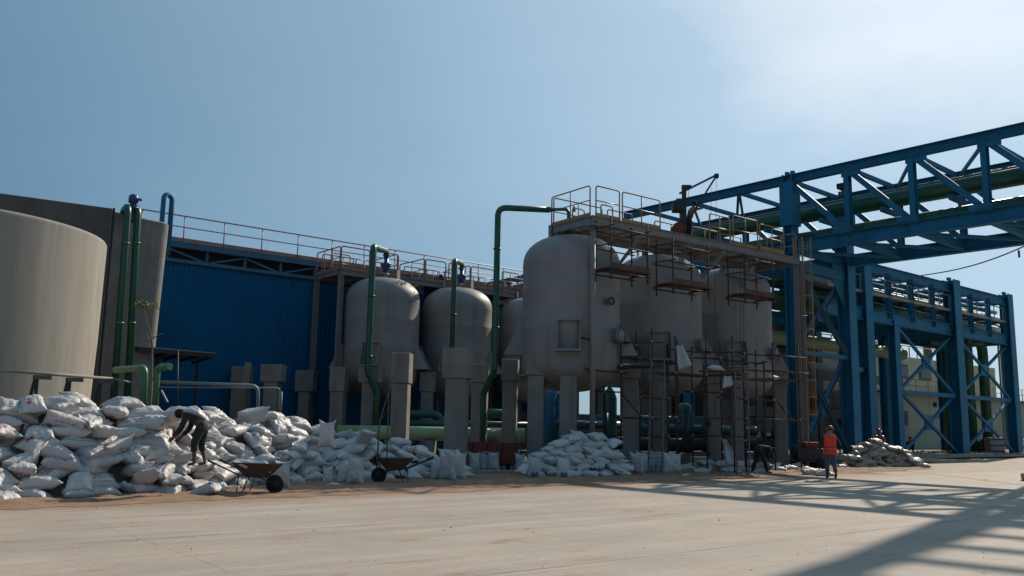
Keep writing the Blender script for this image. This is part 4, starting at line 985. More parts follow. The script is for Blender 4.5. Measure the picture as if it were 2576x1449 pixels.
# ------------------------------------------------------------ buildings at the right
def box_wall(name, t, a, b, z0, z1, m, th=.3):
    d = (b-a).normalized(); n = V(-d.y, d.x, 0)
    return MB().box((a+b)/2+n*th/2+Z*(z0+z1)/2, (b-a).length, th, z1-z0, d, n).build(name, m, t)
def right_buildings():
    a = V(xat(2246, 72), 72, 0); d = EA.copy(); n = EB.copy()
    t = empty('process_building', a, 'cream two-level process building behind the far rack at the right', 'building')
    z1 = zat(2246, 984, 72)
    lo = a - d*3; hi = a + d*42
    MB().box((lo+hi)/2+n*5+Z*z1/2, (hi-lo).length, 10, z1, d, n).build('lower_wall', M['cream'], t)
    ua = a + n*4; z2 = zat(2252, 880, 75)
    MB().box(ua+d*12+Z*(z1+z2)/2+n*4, 36, 8, z2-z1-.01, d, n).build('upper_wall', M['cream'], t)
    for k, (u, v0, v1) in enumerate(((2266, 912, 934), (2325, 910, 935), (2382, 914, 940), (2434, 920, 944))):
        dd = ray(u, 925); 
        # intersect with the upper wall plane
        s = ((ua-EYEP).dot(n))/dd.dot(n); p = EYEP+dd*s
        f = MB().box(V(p.x, p.y, 0)-n*.05+Z*(z1+z2)/2 + Z*.45, 2.3, .12, 1.25, d, n).build('window', M['darkconc'], t)
        ORG[f.name] = ORG[t.name]
        MB().box(V(p.x, p.y, 0)-n*.13+Z*(z1+z2)/2 + Z*.45, 2.0, .06, .95, d, n).build('pane', M['glass'], f)
    # rail on lower roof
    m = M['yellow']
    for s in [2.2*k for k in range(0, 13)]:
        MB().tube([a+d*s+n*.1+Z*z1, a+d*s+n*.1+Z*(z1+1.15)], .04, 6).build('rail_post', m, t)
    for z in (.6, 1.15): MB().tube([a+n*.1+Z*(z1+z), a+d*28+n*.1+Z*(z1+z)], .035, 6).build('guard_rail', m, t)
    MB().box(a+d*12-n*.3+Z*(z1-.1), 30, .6, .12, d, n).build('ledge', M['darkconc'], t)
    def wallp(u, v):
        dd = ray(u, v); s = ((a-EYEP).dot(n))/dd.dot(n); return EYEP+dd*s
    p = wallp(2273, 1051); MB().box(p-n*.03, 1.2, .1, 1.15, d, n).build('hatch', M['dark'], t)
    p = wallp(2350, 1018); MB().rev(p, [(.01, 0), (.2, .0), (.2, .2), (.01, .2)], 10, axis=-n).build('vent_hole', M['dark'], t)
    p = wallp(2430, 1003); MB().rev(p, [(.01, 0), (.22, .0), (.22, .2), (.01, .2)], 10, axis=-n).build('vent_hole', M['dark'], t)
    p = wallp(2372, 1048); MB().box(p-n*.1, 8, .2, .12, d, n).build('pipe_ledge', M['teal'], t)
    # low roof things: orange rails far, ventilator
    rr = a+n*9+d*2
    MB().box(ua+d*4+n*5+Z*(z2+.6), 9, .8, 1.0, d, n).build('roof_box', M['plank'], t)
    for s in [1.5*k for k in range(19)]: MB().tube([ua+d*(s-3)+n*.3+Z*z2, ua+d*(s-3)+n*.3+Z*(z2+1.1)], .05, 6).build('roof_rail_post', M['orange'], t)
    MB().tube([ua-d*3+n*.3+Z*(z2+1.1), ua+d*24+n*.3+Z*(z2+1.1)], .045, 6).build('roof_rail', M['orange'], t)
    # concrete frame building between ladder and far rack
    b0 = V(xat(1985, 66), 66, 0); t2 = empty('frame_building', b0, 'shaded brown concrete frame building behind the bridge columns', 'building')
    b1 = b0 + d*13; zt = zat(1960, 790, 66)
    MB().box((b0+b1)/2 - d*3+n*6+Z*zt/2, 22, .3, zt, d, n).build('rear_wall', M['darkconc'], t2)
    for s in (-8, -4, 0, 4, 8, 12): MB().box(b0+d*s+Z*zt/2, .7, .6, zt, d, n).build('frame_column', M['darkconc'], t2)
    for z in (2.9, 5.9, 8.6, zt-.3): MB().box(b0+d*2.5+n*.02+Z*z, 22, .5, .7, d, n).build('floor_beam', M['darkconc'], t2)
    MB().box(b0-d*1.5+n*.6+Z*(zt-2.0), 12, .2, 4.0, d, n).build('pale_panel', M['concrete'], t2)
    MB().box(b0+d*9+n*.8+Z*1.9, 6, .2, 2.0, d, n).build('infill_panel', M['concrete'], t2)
right_buildings()
# high walkway rails far beyond the rack top
t = empty('far_gantry', V(xat(2220, 80), 80, 0), 'distant red-brown gantry rails seen through the far rack top', 'gantry')
a = at(2165, 722, 82); b = at(2340, 748, 96)
for z in (0, .8, 1.5): MB().tube([a+Z*z, b+Z*z], .07, 6).build('guard_rail', M['orange'], t)
for k in range(12):
    p = a+(b-a)*(k/11); MB().tube([p-Z*.6, p+Z*1.5], .06, 6).build('post', M['orange'], t)
MB().beam(a-Z*.6, b-Z*.6, 1.5, .5).build('deck', M['darkconc'], t)
for f in (.1, .9): p = a+(b-a)*f; MB().beam(V(p.x, p.y, 0), p-Z*.8, .6, .6).build('column', M['darkconc'], t)
# sagging cable
a = at(2318, 693, 56); b = at(2700, 560, 40); pts = []
for k in range(25):
    s = k/24; pts.append(a*(1-s)+b*s - Z*(.75*math.sin(math.pi*s)*.62))
tag(MB().tube(pts, .035, 6).build('power_cable', M['black']), 'black cable sagging from the far rack to the right edge', 'cable')
p = pts[17]; t = empty('cable_tag', p, 'small dark tag hanging from the sagging cable', 'tag')
MB().box(p-Z*.28, .10, .03, .38).build('tag_plate', M['dark'], t); MB().beam(p, p-Z*.12, .02, .02).build('tie', M['dark'], t)
# ------------------------------------------------------------ foreground left: beam, stub pipes, thin pipes
a = at(-60, 927, 20.9); b = at(285, 953, 23.6); z = (a.z+b.z)/2
a = V(a.x, a.y, a.z); d = (b-a).normalized()
t = empty('pipe_rail', (a.x, a.y, 0), 'pale horizontal tube on bracket plates crossing before the round concrete tank', 'pipe rail')
MB().tube([a, b], .04, 12).build('tube', M['kerb'], t)
MB().tube([b, at(330, 962, 23.9)], .025, 8).build('tube_end', M['galv'], t)
L = (b-a).length
for s in (.42, .66, .9):
    p = a+d*(L*s); hz = V(d.x, d.y, 0).normalized(); nn = V(-hz.y, hz.x, 0)
    MB().box(p-Z*.10+hz*.12, .42, .10, .10, hz, nn).build('bracket_plate', M['darkconc'], t)
    MB().beam(p-Z*.12-hz*.05, V(p.x, p.y, 0)-hz*.45, .07, .07).build('strut', M['dark'], t)
    MB().beam(p-Z*.12, V(p.x, p.y, 0), .07, .07).build('post', M['dark'], t)
Yg = 23.6
pipe('stub_pipe', M['lightgreen'], [at(290, 931, Yg+1.2), V(at(364, 925, Yg).x, Yg, at(352, 925, Yg).z), V(at(361, 1028, Yg).x, Yg, zat(361, 1060, Yg))], .095, .2, label='light green elbow pipe, the left one behind the heap top', group='light green elbow pipes')
pipe('stub_pipe', M['lightgreen'], [at(428, 922, Yg-.3), V(at(395, 922, Yg).x, Yg, zat(395, 925, Yg)), V(at(390, 1030, Yg).x, Yg, zat(390, 1070, Yg))], .095, .2, label='light green elbow pipe, the right one with an open end turned right', group='light green elbow pipes')
for u, lab in ((361, 'pipe flange on the foot of the left elbow pipe'), (389, 'pipe flange on the foot of the right elbow pipe')):
    p = V(xat(u, Yg, 1030), Yg, zat(u, 1031, Yg)); tag(MB().rev(p, [(.095, 0), (.15, 0), (.15, .06), (.095, .06)], 16).build('pipe_flange', M['darkconc']), 'dark '+lab, 'flange')
pipe('grey_pipe', M['galv'], [at(398, 961, Yg+.1), at(650, 970, Yg+1.6), at(648, 1050, Yg+1.6)], .048, .25, label='thick grey pipe running right from the elbow pipes then turning down')
pipe('grey_pipe', M['galv'], [at(398, 974, Yg), at(704, 976, Yg+2.4), at(700, 1060, Yg+2.4)], .022, .12, label='thin grey pipe below the thick one, turning down further right')
pipe('grey_pipe', M['galv'], [at(709, 985, Yg+2.5), at(706, 1060, Yg+2.5)], .02, .1, label='slim vertical tube beside the end of the thin grey pipe')
tag(MB().tube([at(446, 1040, 24.5), at(448, 880, 25)], .02, 6).build('thin_rod', M['dark']), 'thin dark rod standing between heap and blue wall', 'rod')
tag(MB().beam(at(405, 982, 24), at(421, 1012, 24), .05, .05).build('pale_stick', M['galv']), 'short pale stick leaning below the grey pipes', 'stick')
# ------------------------------------------------------------ saplings
def sapling(pts, r, label, leaves, seed=1):
    P = [Vector(p) for p in pts]; rd = random.Random(seed)
    t = empty('sapling', (P[0].x, P[0].y, 0), label, 'sapling', 'bare saplings by the heap')
    Q = fillet(P, .6, 3); n = len(Q)
    MB().tube(Q, [r*(1-.75*i/(n-1)) for i in range(n)], 7).build('trunk', M['bark'], t)
    for (i, (dx, dz)) in leaves.get('twigs', []):
        q = Q[int(i*(n-1))]; MB().tube([q, q+V(dx*.6, 0, dz*.5), q+V(dx, .05, dz)], [r*.4, r*.3, r*.12], 5).build('twig', M['bark'], t)
    lf = MB()
    for (c, rad, cnt) in leaves['clumps']:
        for k in range(cnt):
            a = rd.uniform(0, 6.28); l = rd.uniform(.3, 1)*rad
            p = c + V(math.cos(a)*l, math.sin(a)*l*.6, rd.uniform(-.15, .08)*rad - l*.25)
            for m_ in range(5):
                q = p + V(rd.uniform(-.05, .05), rd.uniform(-.05, .05), rd.uniform(-.06, .03)); s = rd.uniform(.02, .045)
                d1 = V(rd.uniform(-1, 1), rd.uniform(-1, 1), rd.uniform(-.6, .2)).normalized(); d2 = d1.cross(V(rd.uniform(-1, 1), rd.uniform(-1, 1), 1)).normalized()
                lf.add([q, q+d1*s+d2*s*.4, q+d1*s*2, q+d1*s-d2*s*.4], [(0, 1, 2, 3)])
    lf.build('crown', M['leaf'], t, fixn=False)
Ys = 21.6
b0 = at(380, 1050, Ys); b0.z = 0
sapling([b0, at(381, 960, Ys), at(383, 860, Ys), at(371, 815, Ys), at(356, 760, Ys)], .04, 'thin bare sapling with a yellowish leaf tuft before the concrete basin',
        {'clumps': [(at(372, 760, Ys), .30, 46), (at(358, 756, Ys), .16, 12)], 'twigs': [(.45, (.22, .45)), (.62, (-.2, .3)), (.8, (.25, .15))]}, 3)
Ys = 24.5
b0 = at(950, 1120, Ys); b0.z = 0
sapling([b0, at(955, 1060, Ys), at(986, 960, Ys), at(1018, 860, Ys), at(1046, 716, Ys)], .026, 'thin leaning sapling crossing the sunlit-edged pillar, taller leaf tuft right',
        {'clumps': [(at(1044, 715, Ys), .17, 14)], 'twigs': [(.3, (.3, .5)), (.5, (-.2, .35))]}, 5)
b0 = at(975, 1120, Ys+.6); b0.z = 0
sapling([b0, at(978, 1000, Ys+.6), at(986, 880, Ys+.6), at(1012, 706, Ys+.6)], .018, 'very thin sapling left of the leaning one, leaf tuft on the leftmost vessel dome',
        {'clumps': [(at(1003, 706, Ys+.6), .24, 22)], 'twigs': [(.4, (-.15, .3))]}, 8)
# ------------------------------------------------------------ wheelbarrows
def wheelbarrow(P, fwd, lab):
    f = Vector(fwd).normalized(); s = V(-f.y, f.x, 0); t = empty('wheelbarrow', P, lab, 'wheelbarrow', 'wheelbarrows beside the sacks')
    q = lambda x, y, z: Vector(P)+f*x+s*y+Z*z
    # tray: flared open bucket with thickness
    lo = [(-.18, -.18), (.22, -.16), (.22, .16), (-.18, .18)]; hi = [(-.48, -.31), (.50, -.29), (.50, .29), (-.48, .31)]
    vs = [q(x, y, .34) for x, y in lo] + [q(x, y, .64) for x, y in hi] + [q(x*.95, y*.93, .36) for x, y in lo] + [q(x*.97, y*.94, .64) for x, y in hi]
    fs = [(3, 2, 1, 0), (8, 9, 10, 11)]
    for k in range(4):
        k2 = (k+1) % 4; fs += [(k, k2, 4+k2, 4+k), (8+k2, 8+k, 12+k, 12+k2), (4+k, 4+k2, 12+k2, 12+k)]
    MB().add(vs, fs).build('tray', M['barrow'], t)
    MB().tube([q(*p) for p in ((-.48, -.31, .64), (.50, -.29, .64), (.50, .29, .64), (-.48, .31, .64), (-.48, -.31, .64))], .013, 6).build('rim_tube', M['barrow'], t)
    w = MB().rev(q(.42, 0, .20), [(.13, -.045), (.19, -.05), (.203, -.03), (.203, .03), (.19, .05), (.13, .045), (.13, -.045)], 26, axis=s).build('tyre', M['black'], t)
    MB().rev(q(.42, 0, .20), [(.01, -.035), (.03, -.04), (.05, -.012), (.13, -.03), (.13, .03), (.05, .012), (.03, .04), (.01, .035)], 20, axis=s).build('wheel_rim', M['dark'], t)
    for y in (-1, 1):
        MB().tube(fillet([q(.42, y*.07, .20), q(.15, y*.12, .33), q(-.35, y*.24, .40), q(-1.0, y*.30, .68)], .15, 3), .017, 8).build('handle', M['dark'], t)
        MB().tube([q(-.86, y*.285, .62), q(-1.02, y*.302, .69)], .024, 8).build('grip', M['black'], t)
        MB().tube(fillet([q(-.10, y*.18, .36), q(-.25, y*.22, .0), q(-.36, y*.22, .0), q(-.33, y*.23, .40)], .05, 3), .013, 6).build('leg', M['dark'], t)
    MB().tube([q(-.28, -.22, .12), q(-.28, .22, .12)], .01, 6).build('leg_brace', M['dark'], t)
    return q
g1 = gd(650, 1242); g1.z = .02
qb1 = wheelbarrow(g1-V(.05, 0, 0), V(1, -.10, 0), 'rusty wheelbarrow carrying sacks, wheel to the right, before the big heap')
g2 = gd(992, 1217); g2.z = .02
qb2 = wheelbarrow(g2, V(-1, -.12, 0), 'empty dark wheelbarrow, wheel to the left, before the shaded sacks')
# ------------------------------------------------------------ kerbs
def kerb(pts, w_, h, lab, name='kerb'):
    mb = MB()
    for a, b in zip(pts, pts[1:]):
        a, b = Vector(a), Vector(b); d = (b-a).normalized(); n = V(-d.y, d.x, 0)
        mb.box((a+b)/2+n*w_/2+Z*(h/2-.02), (b-a).length+.0, w_, h+.04, d, n)
    return tag(mb.build(name, M['kerb'], bevel=.015), kind='structure')
kerb([gd(1170, 1194), gd(1335, 1193)], .22, .13, '')
kerb([gd(1705, 1180), gd(1880, 1183)], .22, .12, '')
a = gd(2345, 1166); b = gd(2432, 1163)
mb = MB(); d = (b-a).normalized(); n = V(-d.y, d.x, 0)
tag(MB().prism([gp(0, 0)*0+a+Z*-.02, b-Z*.02, b+EA*0+n*3.2-Z*.02, a+n*3.2-d*1.5-Z*.02], Z*.17).build('low_slab', M['kerb'], bevel=.02), kind='structure')
# raised plinth of the process area
pl = [gp(30, 26.4), gp(44, 25.9), gp(66, 26.3), gp(150, 27.5), gp(150, 90), gp(30, 90)]
tag(MB().prism([p-Z*.05 for p in pl], Z*.33).build('raised_ground', M['dirt']), kind='structure')
kerb([gp(30, 26.2, .12), gp(44, 25.7, .12), gp(66, 26.1, .12), gp(150, 27.3, .12)], .18, .20, '')
# round-ended planter kerb at the right edge
c = gd(2655, 1212); mb = MB().rev(c, [(1.02, -.02), (1.05, .22), (1.0, .27), (.84, .27), (.80, .2), (.80, -.02)], 40)
o = mb.build('round_kerb', M['kerb']); tag(o, kind='structure')
tag(MB().rev(c, [(.80, .10), (.5, .2), (.01, .26)], 24).build('soil', M['sand']), kind='structure')
# ------------------------------------------------------------ clutter on the right
def junk_row():
    rd = random.Random(21)
    spots = [(2060, 1150, 'dark'), (2035, 1166, 'plank'), (2130, 1160, 'plank'), (2375, 1140, 'plank'), (2440, 1139, 'plank'), (2500, 1141, 'kerb'), (2545, 1142, 'plank')]
    labs = ['long dark plank lying left of the walking man', 'brown plank lying at the foot of the yellow ladder', 'brown board on the ground between walking man and far pile', 'brown board lying left of the middle far rack column', 'brown board lying right of the middle far rack column', 'pale beam lying near the white crate', 'brown board lying at the right edge beyond the kerb']
    for (u, v, m), lab in zip(spots, labs):
        z = .3 if v < 1150 and u > 2300 else 0
        p = gd(u, v, z); a = rd.uniform(-.3, .5); d = V(math.cos(a), math.sin(a), 0); L = rd.uniform(1.2, 2.4)
        tag(MB().box(p+Z*.045, L, .22, .07, d, V(-d.y, d.x, 0)).build('board', M[m]), lab, 'board', 'boards lying on the ground at the right')
junk_row()
def mixer(u, v, Y=None):
    p = gd(u, v); t = empty('site_generator', p, 'dark diesel generator on wheels at the foot of the yellow ladder', 'generator')
    q = lambda x, y, z: p+V(x, y, z)
    MB().box(q(0, 0, .62), 1.1, .7, .5).build('engine_block', M['dark'], t, bevel=.04)
    MB().box(q(.1, 0, 1.0), .6, .5, .25).build('hood', M['redbox'], t, bevel=.04)
    MB().rev(q(-.65, 0, .75), [(.01, 0), (.28, .02), (.28, .15), (.01, .17)], 16, axis=V(1, 0, 0)).build('flywheel', M['dark'], t)
    for x in (-.4, .4):
        for y in (-.4, .4): MB().rev(q(x, y, .22), [(.01, -.05), (.22, -.05), (.22, .05), (.01, .05)], 16, axis=V(0, 1, 0)).build('wheel', M['black'], t)
    MB().beam(q(-.7, 0, .33), q(.7, 0, .33), .6, .08).build('chassis', M['redbox'], t)
    MB().tube([q(.2, .1, 1.1), q(.2, .1, 1.6)], .04, 8).build('exhaust', M['dark'], t)
mixer(2034, 1180)
for k, (u, v, h, m, lab, cat) in enumerate(((2482, 1139, .95, 'redbox', 'dark red drum beside the white crate', 'drum'), (2462, 1137, .8, 'dark', 'dark drum left of the red drum', 'drum'), (2445, 1134, .9, 'teal', 'teal drum leftmost by the building wall', 'drum'))):
    p = gd(u, v, .28); r = .38
    tag(MB().rev(p, [(.01, 0), (r, 0), (r, h*.33), (r+.02, h*.35), (r, h*.37), (r, h*.66), (r+.02, h*.68), (r, h*.7), (r, h), (r-.03, h), (r-.03, h-.03), (.01, h-.03)], 20).build('drum', M[m]), lab, cat)
p = gd(2503, 1140, .28); t = empty('crate', p, 'whitish crate standing right of the red drum', 'crate')
MB().box(p+Z*.55, 1.0, .8, 1.1).build('box', M['tank'], t, bevel=.02)
for z in (.15, .55, .95): MB().box(p+Z*z-V(0, .42, 0), 1.04, .03, .09).build('batten', M['plank'], t)
for i, u in enumerate((2130, 2135, 2141, 2153, 2158, 2163)):
    p = gd(u, 1128, .0) if False else V(xat(u, 44), 44, 0)
    tag(MB().tube([p, p+Z*.55], .05, 8).build('short_post', M['galv']), ['white stub post left of all by the big blue column', 'second white stub post by the big blue column', 'third white stub post by the big blue column', 'fourth white stub post by the big blue column', 'fifth white stub post by the big blue column', 'white stub post right of all by the big blue column'][i], 'post', 'white stub posts')
# rubble lumps
rd = random.Random(9)
mb = MB()
for k in range(90):
    a = rd.uniform(34, 66); b = rd.uniform(26.6, 31); p = gp(a, b, .28); r = rd.uniform(.04, .16)
    vs = [p+V(math.cos(q)*r*rd.uniform(.7, 1.3), math.sin(q)*r*rd.uniform(.7, 1.3), -.02) for q in [i*1.047 for i in range(6)]]
    vs += [p+V(math.cos(q)*r*.6, math.sin(q)*r*.6, r*rd.uniform(.5, .9)) for q in [i*1.047 for i in range(6)]]
    mb.add(vs, [(i, (i+1) % 6, 6+(i+1) % 6, 6+i) for i in range(6)]+[(6, 7, 8, 9, 10, 11)])
for k in range(60):
    u = rd.uniform(1880, 2140); v = rd.uniform(1165, 1185); p = gd(u, v); r = rd.uniform(.03, .10)
    vs = [p+V(math.cos(q)*r*rd.uniform(.7, 1.3), math.sin(q)*r*rd.uniform(.7, 1.3), -.0) for q in [i*1.047 for i in range(6)]]
    vs += [p+V(math.cos(q)*r*.6, math.sin(q)*r*.6, r*rd.uniform(.5, .9)) for q in [i*1.047 for i in range(6)]]
    mb.add(vs, [(i, (i+1) % 6, 6+(i+1) % 6, 6+i) for i in range(6)]+[(6, 7, 8, 9, 10, 11)])
tag(mb.build('rubble', M['kerb']), kind='stuff')
# ------------------------------------------------------------ hoist crane on the platform
def hoist():
    sp = 5.45; b = pq(sp, .8, PZ+.19); zt = PZ+.19
    t = empty('platform_crane', b, 'small dark hoist crane with engine standing on the high platform', 'crane')
    Yh = b.y; px = lambda u, v, dy=0: at(u, v, Yh+dy)
    foot = px(1722, 592)
    top = px(1722, 467)
    MB().ibeam(V(foot.x, Yh, zt), V(foot.x, Yh, top.z), .16, .18, .03, up=V(0, 1, 0)).build('mast', M['dark'], t)
    MB().box(V(foot.x+.1, Yh, top.z-.05), .38, .2, .12).build('mast_head', M['dark'], t)
    MB().beam(px(1709, 487), px(1801, 441), .06, .08).build('top_tie', M['bluevalve'], t)
    for dy in (-.09, .09): MB().beam(px(1737, 546, dy), px(1803, 441, dy*.4), .05, .07).build('jib', M['dark'], t)
    MB().box(px(1802, 443), .16, .22, .16).build('jib_head', M['dark'], t)
    for f in (.3, .6, .85):
        q = px(1737, 546)+(px(1803, 441)-px(1737, 546))*f; MB().beam(q-V(0, .1, 0), q+V(0, .1, 0), .04, .04).build('jib_tie', M['dark'], t)
    e = px(1705, 521)
    MB().box(e, .46, .42, .44).build('engine_block', M['dark'], t, bevel=.05)
    MB().box(e+V(.05, 0, .27), .26, .3, .14).build('air_cleaner', M['dark'], t, bevel=.04)
    MB().rev(e+V(.0, -.3, -.05), [(.01, 0), (.18, .01), (.18, .08), (.01, .09)], 16, axis=V(0, 1, 0)).build('flywheel', M['dark'], t)
    MB().box(V(e.x+.2, Yh, (e.z-.22+zt)/2+.1), .22, .3, .9).build('engine_stand', M['dark'], t)
    MB().rev(px(1704, 577)+V(0, -.3, 0), [(.01, 0), (.24, .0), (.24, .05), (.12, .06), (.12, .5), (.24, .51), (.24, .56), (.01, .56)], 18, axis=V(0, 1, 0)).build('winch_drum', M['redbox'], t)
    MB().beam(V(px(1688, 590).x, Yh, zt+.04), V(px(1750, 590).x, Yh, zt+.04), .5, .08).build('base_frame', M['redbox'], t)
    MB().beam(V(px(1680, 590).x, Yh, zt+.05), px(1716, 552), .06, .06).build('back_stay', M['dark'], t)
    MB().beam(V(px(1690, 590).x, Yh, zt+.05), px(1722, 530), .05, .05).build('back_stay', M['dark'], t)
    for u, v0, v1 in ((1802, 450, 612), (1791, 470, 600)):
        MB().tube([px(u, v0), px(u-(1 if u > 1800 else 6), v1)], .008, 5).build('hoist_rope', M['black'], t)
    MB().tube([px(1733, 478), px(1730, 540)], .01, 5).build('control_rope', M['black'], t)
hoist()
# loose rope sagging below the middle of the platform
a = pq(7.1, 0, PZ+.1)
for i, u in enumerate((1799, 1862, 1871)):
    Yr = (34.6, 36.2, 36.3)[i]; tag(MB().tube([at(u, 610, Yr), at(u, (1060, 900, 980)[i], Yr)], .009, 5).build('hanging_rope', M['black']), ['thin dark rope hanging from the crane to the middle scaffold', 'left of two thin ropes hanging before the rightmost vessel', 'right of two thin ropes hanging before the rightmost vessel'][i], 'rope')
# ------------------------------------------------------------ sacks
def sack_material(name, base, printed=False, var=.08, dirt=.35):
    m = bpy.data.materials.new(name); m.use_nodes = True; t = m.node_tree; N = t.nodes; L = t.links
    b = N['Principled BSDF']; b.inputs['Roughness'].default_value = .42; b.inputs['Specular IOR Level'].default_value = .4
    tc = N.new('ShaderNodeTexCoord'); oi = N.new('ShaderNodeObjectInfo')
    def mth(op, a, c=None):
        n = N.new('ShaderNodeMath'); n.operation = op
        for i, x in enumerate((a, c)):
            if x is None: continue
            if isinstance(x, (int, float)): n.inputs[i].default_value = x
            else: L.new(x, n.inputs[i])
        return n.outputs[0]
    def mix(f, a, c):
        x = N.new('ShaderNodeMixRGB')
        for i, q in ((0, f), (1, a), (2, c)):
            if isinstance(q, (int, float)): x.inputs[i].default_value = q
            elif isinstance(q, tuple): x.inputs[i].default_value = (*q, 1)
            else: L.new(q, x.inputs[i])
        return x.outputs[0]
    off = N.new('ShaderNodeVectorMath'); off.operation = 'ADD'; L.new(tc.outputs['Object'], off.inputs[0])
    cx = N.new('ShaderNodeCombineXYZ')
    for i in range(3): L.new(mth('MULTIPLY', oi.outputs['Random'], 37.0+i*11), cx.inputs[i])
    L.new(cx.outputs[0], off.inputs[1])
    n1 = N.new('ShaderNodeTexNoise'); n1.inputs['Scale'].default_value = 3.5; n1.inputs['Detail'].default_value = 6; L.new(off.outputs[0], n1.inputs['Vector'])
    r = N.new('ShaderNodeValToRGB'); r.color_ramp.elements[0].position = .52; r.color_ramp.elements[1].position = .78; r.color_ramp.elements[1].color = (dirt,)*3+(1,)
    L.new(n1.outputs['Fac'], r.inputs[0])
    tone = N.new('ShaderNodeValToRGB'); e = tone.color_ramp.elements
    e[0].color = (*[c*(1-var*2) for c in base], 1); e[1].color = (*[min(1, c*(1+var)) for c in base], 1); L.new(oi.outputs['Random'], tone.inputs[0])
    col = mix(r.outputs[0], tone.outputs[0], (.26, .18, .12))
    if printed:
        sp = N.new('ShaderNodeSeparateXYZ'); L.new(tc.outputs['Object'], sp.inputs[0]); x, y, z = sp.outputs
        # rows of small dark lettering-like dashes across the belly, a red disc
        rows = mth('LESS_THAN', mth('ABSOLUTE', mth('SUBTRACT', mth('FRACT', mth('MULTIPLY', y, 15)), .5)), .24)
        nx = N.new('ShaderNodeTexNoise'); nx.inputs['Scale'].default_value = 1; nx.inputs['Detail'].default_value = 1
        cc = N.new('ShaderNodeCombineXYZ'); L.new(mth('MULTIPLY', x, 75), cc.inputs[0]); L.new(mth('MULTIPLY', mth('FLOOR', mth('MULTIPLY', y, 15)), 9.7), cc.inputs[1]); L.new(mth('MULTIPLY', oi.outputs['Random'], 50), cc.inputs[2])
        L.new(cc.outputs[0], nx.inputs['Vector']); let = mth('GREATER_THAN', nx.outputs['Fac'], .5)
        win = mth('MULTIPLY', mth('LESS_THAN', mth('ABSOLUTE', y), .15), mth('LESS_THAN', mth('ABSOLUTE', mth('SUBTRACT', x, .03)), .21))
        f = mth('MULTIPLY', mth('MULTIPLY', rows, let), win)
        col = mix(mth('MULTIPLY', f, .8), col, (.06, .07, .13))
        dx = mth('SUBTRACT', x, -.22); dd = mth('ADD', mth('MULTIPLY', dx, dx), mth('MULTIPLY', mth('SUBTRACT', y, .05), mth('SUBTRACT', y, .05)))
        col = mix(mth('MULTIPLY', mth('LESS_THAN', dd, .0021), .8), col, (.55, .04, .05))
        gl = mth('LESS_THAN', mth('ABSOLUTE', mth('SUBTRACT', y, .175)), .008); col = mix(mth('MULTIPLY', gl, .6), col, (.05, .22, .12))
    L.new(col, b.inputs['Base Color'])
    n3 = N.new('ShaderNodeTexNoise'); n3.inputs['Scale'].default_value = 9; n3.inputs['Distortion'].default_value = 1.2; n3.inputs['Detail'].default_value = 7; n3.inputs['Roughness'].default_value = .65; L.new(off.outputs[0], n3.inputs['Vector'])
    bp = N.new('ShaderNodeBump'); bp.inputs['Strength'].default_value = .6; bp.inputs['Distance'].default_value = .035; L.new(n3.outputs['Fac'], bp.inputs['Height']); L.new(bp.outputs[0], b.inputs['Normal'])
    return m
M['sack'] = sack_material('woven_white_sack', (.53, .505, .485))
M['sackp'] = sack_material('printed_white_sack', (.53, .505, .49), True)
M['sackb'] = sack_material('dusty_beige_sack', (.36, .32, .265), dirt=.6)
